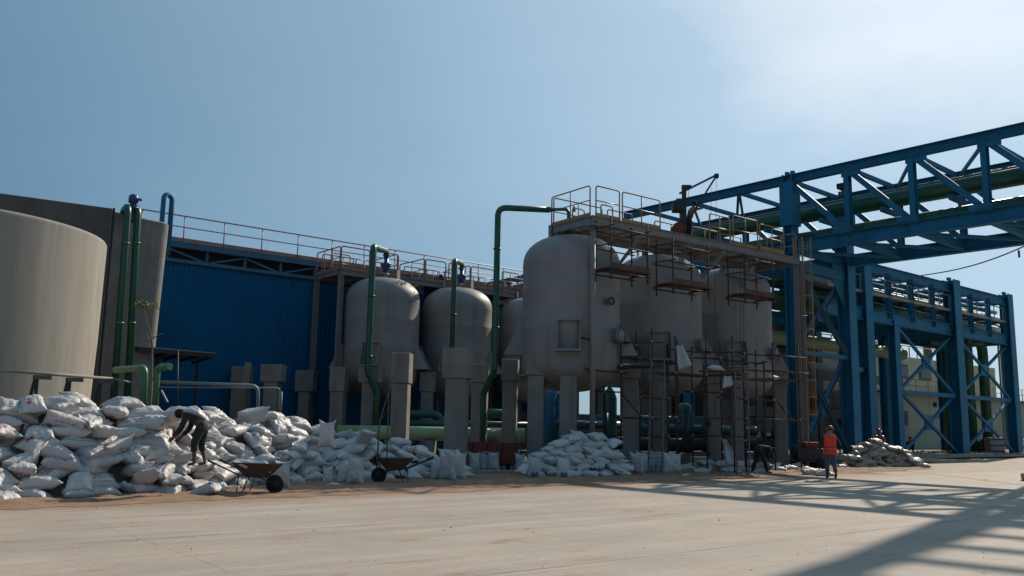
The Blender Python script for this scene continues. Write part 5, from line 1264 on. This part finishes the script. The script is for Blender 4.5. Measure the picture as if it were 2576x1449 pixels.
def sack_mesh(seed, standing=False, L=.74, W=.46, T=.27):
    rd = random.Random(seed); cr = rd.choice([.2, .5, .9]); nu, nv = 26, 16; vs = []; idx = {}
    bx, by, tw = rd.uniform(-.02, .07), rd.uniform(0, .03), rd.uniform(-.18, .18)
    e1, e2 = rd.uniform(.05, .17), rd.uniform(.05, .17); sd = V(seed*3.7, seed*1.3, 0)
    fold = rd.uniform(-.1, .15)
    def P(i, j, side):
        u = -1+2*i/nu; v = -1+2*j/nv; u = math.copysign(abs(u)**.85, u); v = math.copysign(abs(v)**.85, v)
        x = u*L/2*(1-.09*(1-v*v) if abs(u) > .0 else 1); y = v*W/2*(1-.13*(1-u*u)**1 if False else 1)*(.90+.10*u*u)
        cor = (abs(u)*abs(v))**6; x += math.copysign(.03, u)*cor; y += math.copysign(.02, v)*cor
        prof = max(0, 1-abs(u)**2.7)**.60*max(0, 1-abs(v)**2.6)**.50
        lump = .75+.65*noise.noise(V(u*1.3, v*1.2, side*3)+sd)
        if standing: prof *= (1.30-.75*(u+1)/2); y *= (.98-.10*u + (.10*max(0, u-.7)/.3)); x += .05*max(0, u-.7)/.3*abs(v)**2*(1 if v > 0 else .4) + .03*noise.noise(V(v*4, seed, 3))*max(0, u)
        h = T/2*prof*(lump*.35+.70)
        pleat = .014*math.sin(v*16+seed)*max(0, abs(u)-.55)/.45*(1-abs(v)**3) + .010*math.sin(u*18+seed*2)*max(0, abs(v)-.6)/.4
        wr = .014*noise.noise(V(u*5, v*7, side)+sd)+.026*noise.noise(V(u*2.2+v*1.5, v*3, side*2)+sd) - .030*abs(noise.noise(V(u*3.1-v*2, v*4+u, side*4)+sd))*2*cr
        z = side*h + (pleat+wr)*(prof**.5)
        x += .02*noise.noise(V(v*2.5, seed, 2))*abs(u)**3
        if not standing:
            x += (.035*noise.noise(V(v*4, seed*2, 5)))*max(0, u-.6)*2
            if u > .66: z += (u-.66)*(e1+.08)*rd_f*1.8*(.6+.8*noise.noise(V(v*3, seed, 9)))
            if u < -.72: z -= (u+.72)*e2*rd_g*1.3
            z -= bx*u*u*.9 + by*v*v; 
        else:
            z += .10*fold*(u+1)**2; 
            if u > .8: z += (u-.8)*.25*math.sin(v*3+seed)
        a = tw*u*.5; y, z = y*math.cos(a)-z*math.sin(a), y*math.sin(a)+z*math.cos(a)
        return V(x, y, z)
    rd_f = rd.choice([1, -1, .5]); rd_g = rd.choice([1, -.5, .5])
    fs = []
    for side in (1, -1):
        for i in range(nu+1):
            for j in range(nv+1):
                edge = i in (0, nu) or j in (0, nv)
                if edge and side == -1: idx[(i, j, -1)] = idx[(i, j, 1)]; continue
                idx[(i, j, side)] = len(vs); vs.append(P(i, j, side if not edge else .0001))
        for i in range(nu):
            for j in range(nv):
                q = [idx[(i, j, side)], idx[(i+1, j, side)], idx[(i+1, j+1, side)], idx[(i, j+1, side)]]
                fs.append(q if side == 1 else q[::-1])
    me = bpy.data.meshes.new('sack'); me.from_pydata(vs, [], fs)
    for p in me.polygons: p.use_smooth = True
    return me
LIE = [sack_mesh(s) for s in range(1, 11)]; STA = [sack_mesh(s, True, L=.70, W=.46, T=.30) for s in range(21, 27)]
MESHES = {}
def sack_data(me, m):
    k = (me.name, m)
    if k not in MESHES:
        c = me.copy(); c.materials.append(M[m]); MESHES[k] = c
    return MESHES[k]
ORD = ['first', 'second', 'third', 'fourth', 'fifth', 'sixth', 'seventh', 'eighth', 'ninth', 'tenth', 'eleventh', 'twelfth', 'thirteenth', 'fourteenth', 'fifteenth', 'sixteenth', 'seventeenth', 'eighteenth', 'nineteenth', 'twentieth']
NS = 0
def put(me, m, loc, rot, label, group, name='sack', scale=1.0):
    global NS
    o = bpy.data.objects.new(name, sack_data(me, m)); S.collection.objects.link(o)
    o.location = loc; o.rotation_euler = rot; o.scale = (scale,)*3
    tag(o, label, 'sack', group); NS += 1; return o
def lerp(tab, u):
    if u <= tab[0][0]: return tab[0][1]
    for (a, x), (b, y) in zip(tab, tab[1:]):
        if u <= b: return x+(y-x)*(u-a)/(b-a)
    return tab[-1][1]
def proj_u(p):
    d = Vector(p)-EYEP; return W2/2 + F*d.dot(_r)/d.dot(_f)
def heap(base, top, u0, u1, where, group, seed, step=.60, dz=.185, back=.125, mats=('sack', 'sackp'), pw=.4, z0=.11, endon=.35, core=True, maxl=14, size=1.0):
    rd = random.Random(seed); pts = []; u = u0
    while u <= u1: p = gd(u, lerp(base, u)); pts.append(p); u += 8
    arc = [0]
    for a, b in zip(pts, pts[1:]): arc.append(arc[-1]+(b-a).length)
    def PT(s):
        s = max(0, min(arc[-1]-1e-4, s))
        for i in range(len(arc)-1):
            if s <= arc[i+1]: f = (s-arc[i])/(arc[i+1]-arc[i]); return pts[i].lerp(pts[i+1], f), (pts[i+1]-pts[i]).normalized()
    def zlim(p): return zat(proj_u(p), lerp(top, proj_u(p)), p.y)
    yaw0 = lambda d: math.atan2(d.y, d.x)
    for k in range(maxl):
        z = z0 + dz*k; s = rd.uniform(0, .4)-(.35 if k else 0) + .25; row = []
        while s < arc[-1]+.25:
            p, d = PT(s); n = V(-d.y, d.x, 0)
            # never lower a layer into the picture-left side: follow the row direction
            q = p + d*max(0, s-arc[-1]) + n*(.22 + back*k + rd.uniform(-.13, .13))
            lim = zlim(q)
            if z + .10 <= lim + rd.uniform(-.03, .04) or (k == 0):
                eo = rd.random() < endon
                row.append((q, d, z + rd.uniform(-.03, .03), eo)); s += (.47 if eo else step)*size*rd.uniform(.92, 1.12)
            else: s += .3
        if not row: break
        for i, (q, d, zz, eo) in enumerate(row):
            printed = rd.random() < pw; m = mats[1] if printed else mats[0]
            yaw = yaw0(d) + (math.pi/2 if eo else 0) + rd.gauss(0, .34) + (math.pi if rd.random() < .5 else 0)
            tl = rd.gauss(0, .21); tr = rd.gauss(0, .18)
            if not eo: tl += 0; tr += (.20 if math.cos(yaw-yaw0(d)) > 0 else -.20)
            rot = (tr, tl, yaw)
            if k == 0: rot = (tr*.4, tl*.4, yaw)
            if k > 0 and rd.random() < .16: rot = (rd.choice([-1, 1])*rd.uniform(.5, 1.1), rd.uniform(-.4, .4), yaw0(d)+rd.uniform(-.5, .5)); q = q - V(-d.y, d.x, 0)*.10
            lay = 'bottom' if k == 0 else ORD[k]
            pos = ('leftmost' if i == 0 else 'rightmost' if i == len(row)-1 else ORD[i]+' from left') if len(row) > 1 else 'only one'
            kind = ('printed ' if printed else 'plain ')+('beige' if mats[0] == 'sackb' else 'white')
            put(rd.choice(LIE), m, q+Z*zz, rot, f'{kind} sack, {pos} in the {lay} layer of {where}', group, scale=size*rd.uniform(.93, 1.06))
    if core:  # filler mound added under the sacks, blocks the bright background in the gaps
        ns = int(arc[-1]/.25)+1; vs = []; fs = []; prof = [.32, .55, .8, 1.05, 1.3, 1.6, 1.9, 2.3, 2.8, 3.3]
        for i in range(ns+1):
            p, d = PT(arc[-1]*i/ns); n = V(-d.y, d.x, 0)
            for j, t_ in enumerate(prof):
                q = p+n*t_; H_ = max(.02, zlim(p+n*min(t_, 1.4))-.42)
                h = min(H_, max(0, (t_-.32)*dz/back)*.98)
                if t_ > 1.9: h = H_*max(0, (3.3-t_)/1.4)
                h += .03*noise.noise(q*2)
                h *= min(1, i/5, (ns-i)/5)
                vs.append(q+Z*(max(h, 0)-.03))
        m_ = len(prof)
        for i in range(ns):
            for j in range(m_-1): fs.append((i*m_+j, (i+1)*m_+j, (i+1)*m_+j+1, i*m_+j+1))
        tag(MB().add(vs, fs, True).build('heap_filler', M['dirt']), kind='structure')
G1 = 'white sacks of the big sunlit heap'
heap([(-60, 1266), (50, 1260), (250, 1253), (340, 1248), (460, 1243), (540, 1234), (700, 1220), (870, 1210)],
     [(-60, 985), (0, 988), (40, 980), (140, 982), (260, 982), (330, 995), (348, 1030), (420, 1042), (440, 1040), (470, 1018), (520, 1022), (560, 1040), (590, 1028), (640, 1034), (700, 1038), (780, 1045), (825, 1054), (852, 1066), (885, 1100)],
     -45, 858, 'the big left heap', G1, 4, step=.69, size=1.12, dz=.198, back=.135, pw=.45)
G2 = 'white sacks of the shaded middle heap'
heap([(820, 1210), (860, 1212), (1000, 1208), (1180, 1205)], [(815, 1052), (850, 1068), (900, 1082), (960, 1100), (1030, 1108), (1100, 1126), (1180, 1142)],
     842, 1165, 'the shaded middle heap', G2, 12, step=.70, pw=.15, back=.15, size=1.02, dz=.18)
G4 = 'white sacks of the stack before the white round column'
heap([(1330, 1202), (1590, 1199)], [(1325, 1160), (1350, 1140), (1385, 1118), (1400, 1102), (1425, 1090), (1500, 1092), (1535, 1104), (1550, 1150), (1595, 1172)],
     1340, 1578, 'the neat middle stack', G4, 31, step=.66, pw=.2, back=.10, endon=.2, dz=.19)
G8 = 'beige sacks of the far right stack'
heap([(2140, 1178), (2350, 1177)], [(2140, 1140), (2165, 1118), (2195, 1106), (2215, 1100), (2250, 1114), (2290, 1138), (2345, 1168)],
     2152, 2330, 'the far right stack', G8, 41, step=.74, mats=('sackb', 'sackb'), pw=0, back=.10, endon=.3, dz=.18)
# extra sacks thrown on top / in front of the big heap
EX = [(470, 1040, 19.6, (0, .05, .1), 'sackp', 'fat printed sack lying on top, just above the bending man on the heap', 1.25),
      (140, 1012, 19.3, (.1, 0, .2), 'sackp', 'printed sack perched on the crest, left part of the big heap', 1),
      (520, 1218, 17.9, (.1, -.3, -.3), 'sackp', 'printed sack slumping onto the sand left of the rusty wheelbarrow', 1.0)]
for u, v, Y, rot, m, lab, sc in EX:
    p = at(u, v, Y) if v < 1100 else gd(u, v+14, .13); put(LIE[int(u) % 10], m, p, rot, lab, 'loose sacks on the big heap', scale=sc)
put(LIE[3], 'sack', qb1(0, -.05, .60), (.1, .12, .1), 'plain sack riding in the rusty wheelbarrow, lower one', 'sacks in the wheelbarrow', scale=.95)
put(LIE[6], 'sack', qb1(.12, .08, .74), (.3, -.2, .8), 'crumpled sack on top of the other in the rusty wheelbarrow', 'sacks in the wheelbarrow', scale=.7)
# standing sacks
def stand(u, v, m, lab, group, sc=1.0, lean=0, yaw=0, seed=0, zb=0.0):
    p = gd(u, v, zb); me = STA[seed % 6]; yaw += math.atan2(-p.y, -p.x)   # broad side toward the road
    o = put(me, m, p+Z*(.345*sc+zb*0), (0, 0, 0), lab, group, scale=sc)
    Rm = Matrix.Rotation(yaw, 4, 'Z') @ Matrix.Rotation(lean, 4, 'Y') @ Matrix(((0, 0, 1, 0), (0, 1, 0, 0), (1, 0, 0, 0), (0, 0, 0, 1))) @ Matrix.Diagonal((1, -1, 1, 1)) @ Matrix.Scale(sc, 4)
    o.matrix_basis = Matrix.Translation(p+Z*(.335*sc)) @ Rm
    return o
rd = random.Random(77)
u = 1192
for k in range(8):
    stand(u, 1186+rd.uniform(-2, 2), 'sackp' if k in (2, 4, 7) else 'sack', f'standing white sack, {ORD[k]} from left in the row behind the kerb', 'standing sacks behind the kerb', sc=rd.uniform(.88, 1.08), lean=rd.uniform(-.12, .12), yaw=rd.uniform(-.5, .5), seed=k)
    u += rd.uniform(15, 19)
u = 1200
for k in range(3):
    stand(u, 1180, 'sack', f'half hidden standing sack, {ORD[k]} from left in the back row behind the kerb', 'standing sacks behind the kerb', sc=rd.uniform(.9, 1.1), lean=rd.uniform(-.15, .1), yaw=rd.uniform(-.6, .6), seed=k+3); u += 36
u = 1602
for k in range(7):
    stand(u, 1193+rd.uniform(-2, 2), 'sackp' if k == 0 else 'sack', f'standing white sack, {ORD[k]} from left in the row right of the neat stack', 'standing sacks right of the neat stack', sc=rd.uniform(.98, 1.12), lean=rd.uniform(-.2, .1), yaw=rd.uniform(-1.0, 1.0), seed=k+1)
    u += rd.uniform(14, 18)
for k, (u, v, lab, sc, ln) in enumerate(((815, 1112, 'upright sack with tied ears where the big heap drops to the middle one', .95, .05), (1132, 1165, 'single upright sack on the middle heap before the tallest pillar', .8, .0),
        (706, 1230, 'tall crumpled white sack standing just right of the rusty wheelbarrow', .95, .1), (893, 1219, 'tall upright sack on the sand left of the dark wheelbarrow', 1.0, 0), (866, 1217, 'shorter upright sack beside the tall one left of the dark wheelbarrow', .85, -.15),
        (823, 1217, 'torn upright sack leftmost of three left of the dark wheelbarrow', .62, -.2), (1125, 1210, 'big upright sack at the right end of the middle heap', 1.1, .1), (1150, 1208, 'leaning upright sack outermost at the right end of the middle heap', 1.15, .2), (1098, 1208, 'upright sack left of the big one at the right end of the middle heap', .85, -.1))):
    o = stand(u, v, 'sack', lab, 'upright sacks scattered by the heaps', sc=sc, lean=ln, yaw=.3*(k % 3-1), seed=k)
    if k < 2:
        Yq = (22.6, 25.9)[k]; p = at((822, 1132)[k], (1094, 1156)[k], Yq); o.location = p
for k, (u, v, yaw) in enumerate(((1345, 1203, .0), (1417, 1204, .1))):
    o = stand(u, v, 'sack', ('left', 'right')[k]+' of two upright sacks marked with a dark M before the neat stack', 'sacks marked with an M', sc=.95, lean=-.05, yaw=yaw, seed=2)
    mk = MB(); zz = .16
    for (x0, z0_, x1, z1_) in ((-.11, -.27, -.07, -.13), (-.07, -.13, -.0, -.25), (0, -.25, .07, -.13), (.07, -.13, .11, -.27)):
        mk.beam(V(z0_, x0, zz), V(z1_, x1, zz), .025, .05)
    me = bpy.data.meshes.new('printed_letter'); me.from_pydata([v for v in mk.v], [], mk.f); me.materials.append(M['bluevalve'])
    oo = bpy.data.objects.new('printed_letter', me); S.collection.objects.link(oo); oo.parent = o
# low scattered sacks
def scatter(lst, where, group, m='sack', z=.10, pre='flat'):
    for k, (u, v, sc, yaw, dz_) in enumerate(lst):
        p = gd(u, v); put(LIE[(k*3+int(u)) % 10], m, p+Z*(z*sc+dz_), (rd.uniform(-.12, .12), rd.uniform(-.15, .15), yaw), f'{pre} white sack, {ORD[k]} from left {where}', group, scale=sc)
scatter([(1722, 1185, 1, .3, .02), (1748, 1178, 1, -.2, .0), (1765, 1192, .9, 0, 0), (1775, 1180, 1, .5, .16), (1800, 1184, 1, -.4, 0), (1818, 1186, 1, .2, .18), (1838, 1190, 1, -.1, 0), (1852, 1182, 1, .6, .14), (1870, 1188, 1, 0, 0), (1885, 1180, 1, .2, .15)], 'in the low litter under the middle scaffold', 'low sacks under the middle scaffold')
scatter([(1912, 1192, .95, .1, 0), (1922, 1186, .9, -.5, .17), (1945, 1183, .85, .7, .1), (1958, 1187, .85, -.2, 0), (1985, 1184, .8, .4, .04), (2005, 1182, .8, -.3, .1), (2022, 1187, .8, 0.1, .02), (2040, 1194, 1, .1, 0), (2072, 1197, 1, .05, 0), (2120, 1178, .7, .2, 0), (2142, 1176, .8, 0, 0)], 'among those around the bending man in black', 'sacks lying around the bending man in black')
scatter([(372, 1236, .9, .6, 0), (455, 1232, .95, -.5, 0), (470, 1238, .85, .3, 0), (590, 1232, .5, .2, -.02), (840, 1224, .5, -.2, -.02)], 'on the sand before the big heap', 'loose sacks on the sand')
# sacks and scraps hung on the middle scaffold
p = at(1800, 926, 32.6); put(LIE[2], 'sack', p, (.1, .1, .1), 'crumpled white sack lying on the planks of the middle scaffold', 'sacks on scaffold planks', scale=.9)
p = at(1576, 918, 32.2); put(LIE[5], 'sack', p, (.1, .05, .0), 'thin white sack lying on the planks of the left ground scaffold', 'sacks on scaffold planks', scale=.55)
p = at(1945, 950, 34.2); put(LIE[7], 'sack', p, (.0, .05, .0), 'thin white sack lying on the planks of the right ground scaffold', 'sacks on scaffold planks', scale=.6)
drape('hung_cloth', M['sack'], [at(1700, 868, 31.7), at(1716, 868, 31.7), at(1742, 918, 31.6), at(1706, 930, 31.7)], 'pale grey cloth hung like a triangle on the left pole of the middle scaffold', 'cloth', .03, 8, 8, .01, .04, 3)
drape('hung_cloth', M['sack'], [at(1822, 945, 32.0), at(1846, 944, 32.0), at(1844, 968, 31.9), at(1818, 976, 31.9)], 'pale cloth hanging below the planks of the middle scaffold', 'cloth', .02, 8, 8, .01, .03, 5)
drape('hung_cloth', M['sack'], [at(1812, 1098, 33.2), at(1828, 1104, 33.0), at(1862, 1168, 32.6), at(1826, 1168, 32.6)], 'long pale plastic sheet slumped against a pillar behind the middle scaffold', 'plastic sheet', .05, 8, 10, .01, .06, 7)
print('SACKS', NS)
# ------------------------------------------------------------ people
def skin(name, verts, edges, radii, m, parent, root=0, sub=1, org=None):
    me = bpy.data.meshes.new(name); o0 = org
    me.from_pydata([Vector(v)-o0 for v in verts], edges, [])
    o = bpy.data.objects.new(name, me); S.collection.objects.link(o)
    md = o.modifiers.new('s', 'SKIN'); md.use_smooth_shade = True
    sv = me.skin_vertices[0].data
    for i, r in enumerate(radii):
        sv[i].radius = r if isinstance(r, tuple) else (r, r); sv[i].use_root = (i == root)
    o.modifiers.new('u', 'SUBSURF').levels = sub
    o.modifiers['u'].render_levels = sub
    dg = bpy.context.evaluated_depsgraph_get(); m2 = bpy.data.meshes.new_from_object(o.evaluated_get(dg))
    bpy.data.objects.remove(o); 
    for p in m2.polygons: p.use_smooth = True
    m2.materials.clear(); m2.materials.append(m); m2.name = name
    o = bpy.data.objects.new(name, m2); S.collection.objects.link(o)
    if parent: o.parent = parent
    else: o.location = o0
    return o
def person(P, yaw, J, label, outfit, group=None):
    """J: joints in the body's own frame (x right, y forward, z up); yaw turns forward from +Y"""
    P = Vector(P); Rz = Matrix.Rotation(yaw, 3, 'Z'); g = lambda k: P + Rz @ Vector(J[k])
    vs, es, rs, ix = [], [], [], {}
    def v(n, p, r, par=None):
        ix[n] = len(vs); vs.append(p); rs.append(r)
        if par is not None: es.append((ix[par], ix[n]))
    hip, chest, neck, head = g('hip'), g('chest'), g('neck'), g('head')
    v('hip', hip, .135); v('waist', hip.lerp(chest, .45), .12, 'hip'); v('chest', chest, .135, 'waist'); v('neck', neck, .055, 'chest')
    hd = (head-neck).normalized(); v('jaw', neck.lerp(head, .55), .068, 'neck'); v('head', head, .088, 'jaw'); v('crown', head+hd*.09, .06, 'head')
    fdir = Rz @ Vector(J.get('look', (0, 1, 0))); v('nose', head-hd*.01+fdir.normalized()*.098, .016, 'head')
    for s in 'LR':
        sh, el, ha = g('sh'+s), g('el'+s), g('ha'+s)
        v('sh'+s, sh, .06, 'chest'); v('el'+s, el, .043, 'sh'+s); v('wr'+s, el.lerp(ha, .85), .029, 'el'+s); v('pa'+s, ha, (.040, .024), 'wr'+s)
        d = (ha-el).normalized(); side = d.cross(Rz @ V(1, 0, 0)); side = side.normalized() if side.length > .1 else Rz @ V(0, 1, 0)
        for k, (o, l) in enumerate(((-.03, .062), (-.01, .072), (.01, .068), (.03, .052))):
            v(f'f{k}{s}', ha+d*.04+side*o, .010, 'pa'+s); v(f'g{k}{s}', ha+d*(.04+l)+side*o*1.1+(Rz @ V(0, .015, 0)), .008, f'f{k}{s}')
        v('t'+s, ha+side*.05, .011, 'pa'+s)
        kn, an, to = g('kn'+s), g('an'+s), g('to'+s); hp = g('hp'+s)
        v('hp'+s, hp, .092, 'hip'); v('kn'+s, kn, .058, 'hp'+s); v('cf'+s, kn.lerp(an, .35), .054, 'kn'+s); v('an'+s, an, .036, 'cf'+s); v('to'+s, to, .032, 'an'+s)
    body = skin('person', vs, es, rs, M['skin'], None, 0, 1, P)
    tag(body, label, 'person', group); ORG[body.name] = P
    # shirt
    def garment(name, m, ch):
        vv, ee, rr, ii = [], [], [], {}
        for (n, p, r, par) in ch:
            ii[n] = len(vv); vv.append(p); rr.append(r)
            if par: ee.append((ii[par], ii[n]))
        return skin(name, vv, ee, rr, m, body, 0, 1, P)
    W_ = lambda a, b, f: g(a).lerp(g(b), f)
    sl = outfit.get('sleeve', .55)
    ch = [('h', hip.lerp(chest, -.05), .150, None), ('w', hip.lerp(chest, .45), .145, 'h'), ('c', chest, .160, 'w'), ('n', chest.lerp(neck, .72), .075, 'c')]
    for s in 'LR':
        ch += [('s'+s, g('sh'+s), .078, 'c'), ('e'+s, W_('sh'+s, 'el'+s, min(1, sl*1.6)), .062, 's'+s)]
        if sl > .7: ch += [('x'+s, W_('el'+s, 'ha'+s, .7), .05, 'e'+s)]
    garment('shirt', outfit['shirt'], ch)
    cf = outfit.get('cuff', .95)
    ch = [('h', hip, .15, None), ('wb', hip.lerp(chest, .30), .135, 'h')]
    for s in 'LR':
        ch += [('p'+s, g('hp'+s), .112, 'h'), ('k'+s, g('kn'+s), .082, 'p'+s), ('a'+s, W_('kn'+s, 'an'+s, cf), .070, 'k'+s)]
    garment('trousers', outfit['trousers'], ch)
    if outfit.get('vest'):
        def ell(rows, nm, m, n=28):
            vs = []; fs = []
            for (z, rx, ry, oy) in rows:
                for k in range(n):
                    a = 2*math.pi*k/n; vs.append(P + Rz @ V(rx*math.cos(a), ry*math.sin(a)+oy, z))
            for i_ in range(len(rows)-1):
                for k in range(n): fs.append((i_*n+k, i_*n+(k+1) % n, (i_+1)*n+(k+1) % n, (i_+1)*n+k))
            MB().add(vs, fs, True).build(nm, m, body, fixn=True)
        ell([(.80, .185, .15, -.01), (.80, .215, .175, -.01), (.95, .205, .165, -.01), (1.12, .205, .165, 0), (1.28, .225, .17, 0), (1.38, .225, .15, 0), (1.44, .19, .12, 0), (1.48, .12, .09, 0), (1.485, .10, .07, 0)], 'safety_vest', outfit['vest'])
        for z_ in (.93, 1.05): ell([(z_-.02, .200, .16, -.005), (z_-.02, .211, .172, -.005), (z_+.02, .211, .172, -.005), (z_+.02, .200, .16, -.005)], 'vest_band', M['vestband'])
    hd = (head-neck).normalized()
    if outfit.get('helmet'):
        MB().rev(head+hd*.025, [(.150, -.005), (.128, .0), (.118, .05), (.085, .1), (.03, .125), (.001, .128)], 24, axis=hd).build('helmet', outfit['helmet'], body)
    if outfit.get('hair'):
        MB().rev(head+hd*.0-fdir.normalized()*.018, [(.086, -.03), (.104, .01), (.100, .055), (.07, .1), (.001, .118)], 20, axis=hd).build('hair', M['hair'], body)
    if outfit.get('scarf'):
        MB().rev(neck+hd*.03, [(.15, -.10), (.11, -.04), (.085, .03), (.08, .09)], 20, axis=hd).build('scarf', outfit['scarf'], body)
    for s in 'LR':
        an, to = g('an'+s), g('to'+s); d = (to-an); 
        if outfit.get('shoes'): garment('boot', outfit['shoes'], [('a', an+Z*.05, .052, None), ('b', an.lerp(to, .15), .05, 'a'), ('c', to, .045, 'b'), ('d', to+d.normalized()*.05, .03, 'c')])
    return body
STANDJ = dict(hip=(0, 0, .93), chest=(0, .0, 1.28), neck=(0, .01, 1.47), head=(0, .02, 1.62), shL=(-.18, 0, 1.38), shR=(.18, 0, 1.38), elL=(-.25, -.03, 1.10), elR=(.25, -.03, 1.10), haL=(-.24, .08, .86), haR=(.24, .08, .86),
              hpL=(-.095, 0, .88), hpR=(.095, 0, .88), knL=(-.10, .02, .48), knR=(.10, .02, .48), anL=(-.10, -.02, .085), anR=(.10, -.02, .085), toL=(-.11, .13, .035), toR=(.11, .13, .035))
# walker in the orange-red vest, seen from behind, one heel lifting
g0 = gd(2091, 1206); g0.z = 0.02
J = dict(STANDJ); J.update(hpL=(-.10, 0, .88), knL=(-.11, .05, .48), anL=(-.10, .02, .085), toL=(-.11, .15, .035), knR=(.11, .02, .50), anR=(.12, -.20, .17), toR=(.12, -.11, .05), elL=(-.31, -.02, 1.12), haL=(-.34, .08, .87), elR=(.31, .0, 1.12), haR=(.34, .10, .88), head=(.02, .03, 1.62))
person(g0, R(-8), J, 'person in a red safety vest, red helmet and grey trousers walking away', dict(shirt=M['shirt_dark'], sleeve=1, trousers=M['trouser_grey'], vest=M['vest'], helmet=M['redcap'], scarf=M['pinkshirt'], shoes=M['boots'], cuff=.92))
# man bending on the big heap, facing left
p = at(492, 1172, 18.75)
J = dict(hip=(0, -.10, .86), chest=(0, .13, 1.06), neck=(0, .29, 1.08), head=(0, .43, 1.07), look=(0, .55, -.85), shL=(-.16, .20, 1.05), shR=(.16, .20, 1.05), elL=(-.19, .30, .76), elR=(.18, .27, .77), haL=(-.12, .50, .56), haR=(.12, .47, .55),
         hpL=(-.10, -.10, .82), hpR=(.10, -.10, .82), knL=(-.10, .02, .46), knR=(.12, -.03, .46), anL=(-.10, -.02, .06), anR=(.14, -.14, .06), toL=(-.11, .13, .02), toR=(.15, .02, .02))
person(p, R(84), J, 'person in dark shirt and rolled dark trousers bending over on the big sack heap', dict(shirt=M['shirt_dark'], sleeve=.9, trousers=M['trouser_dark'], hair=True, cuff=.45))
# man in black bending at the right, facing right
p = gd(1912, 1193); p.z = .03
J = dict(hip=(0, -.05, .86), chest=(0, .22, .98), neck=(0, .38, .90), head=(0, .50, .84), look=(0, .2, -1), shL=(-.17, .30, .93), shR=(.17, .30, .93), elL=(-.19, .40, .67), elR=(.18, .38, .68), haL=(-.11, .48, .42), haR=(.11, .46, .43),
         hpL=(-.10, -.06, .82), hpR=(.10, -.04, .82), knL=(-.14, -.10, .44), knR=(.12, .14, .44), anL=(-.16, -.24, .06), anR=(.14, .22, .06), toL=(-.17, -.10, .03), toR=(.15, .36, .03))
person(p, R(-80), J, 'person dressed in black bending down to lift a sack near the scaffolds', dict(shirt=M['shirt_dark'], sleeve=1, trousers=M['shirt_dark'], hair=True, cuff=.95, shoes=M['skin']))
# crane operator on the platform
p = pq(5.95, .75, PZ+.2)
J = dict(STANDJ); J.update(hip=(0, .02, .90), chest=(.03, .12, 1.24), neck=(.05, .18, 1.42), head=(.06, .24, 1.55), shL=(-.13, .14, 1.35), shR=(.20, .14, 1.33), elL=(-.2, .32, 1.28), haL=(-.12, .5, 1.38), elR=(.3, .35, 1.28), haR=(.3, .58, 1.36))
person(p, R(-75), J, 'person in dusty pink shirt and dark trousers working the crane on the platform', dict(shirt=M['pinkshirt'], sleeve=.5, trousers=M['shirt_dark'], hair=True, shoes=M['boots']))
# two far figures
p = V(xat(2210, 43), 43, 0)
person(p, R(150), dict(STANDJ), 'person with red helmet standing half hidden behind the far right stack', dict(shirt=M['redcap'], sleeve=.9, trousers=M['shirt_dark'], helmet=M['redcap'], shoes=M['boots']))
p = V(xat(2287, 60), 60, .28)
J = dict(hip=(0, -.12, .34), chest=(0, .06, .62), neck=(0, .14, .79), head=(0, .18, .93), shL=(-.18, .08, .70), shR=(.18, .08, .70), elL=(-.24, .25, .48), elR=(.24, .25, .48), haL=(-.08, .42, .45), haR=(.08, .42, .45), hpL=(-.1, -.1, .30), hpR=(.1, -.1, .30),
         knL=(-.16, .28, .48), knR=(.16, .28, .48), anL=(-.14, .18, .08), anR=(.14, .18, .08), toL=(-.15, .32, .03), toR=(.15, .32, .03))
person(p, R(160), J, 'person in dark clothes and red helmet crouching before the cream building', dict(shirt=M['shirt_dark'], sleeve=1, trousers=M['shirt_dark'], helmet=M['redcap'], shoes=M['boots']))
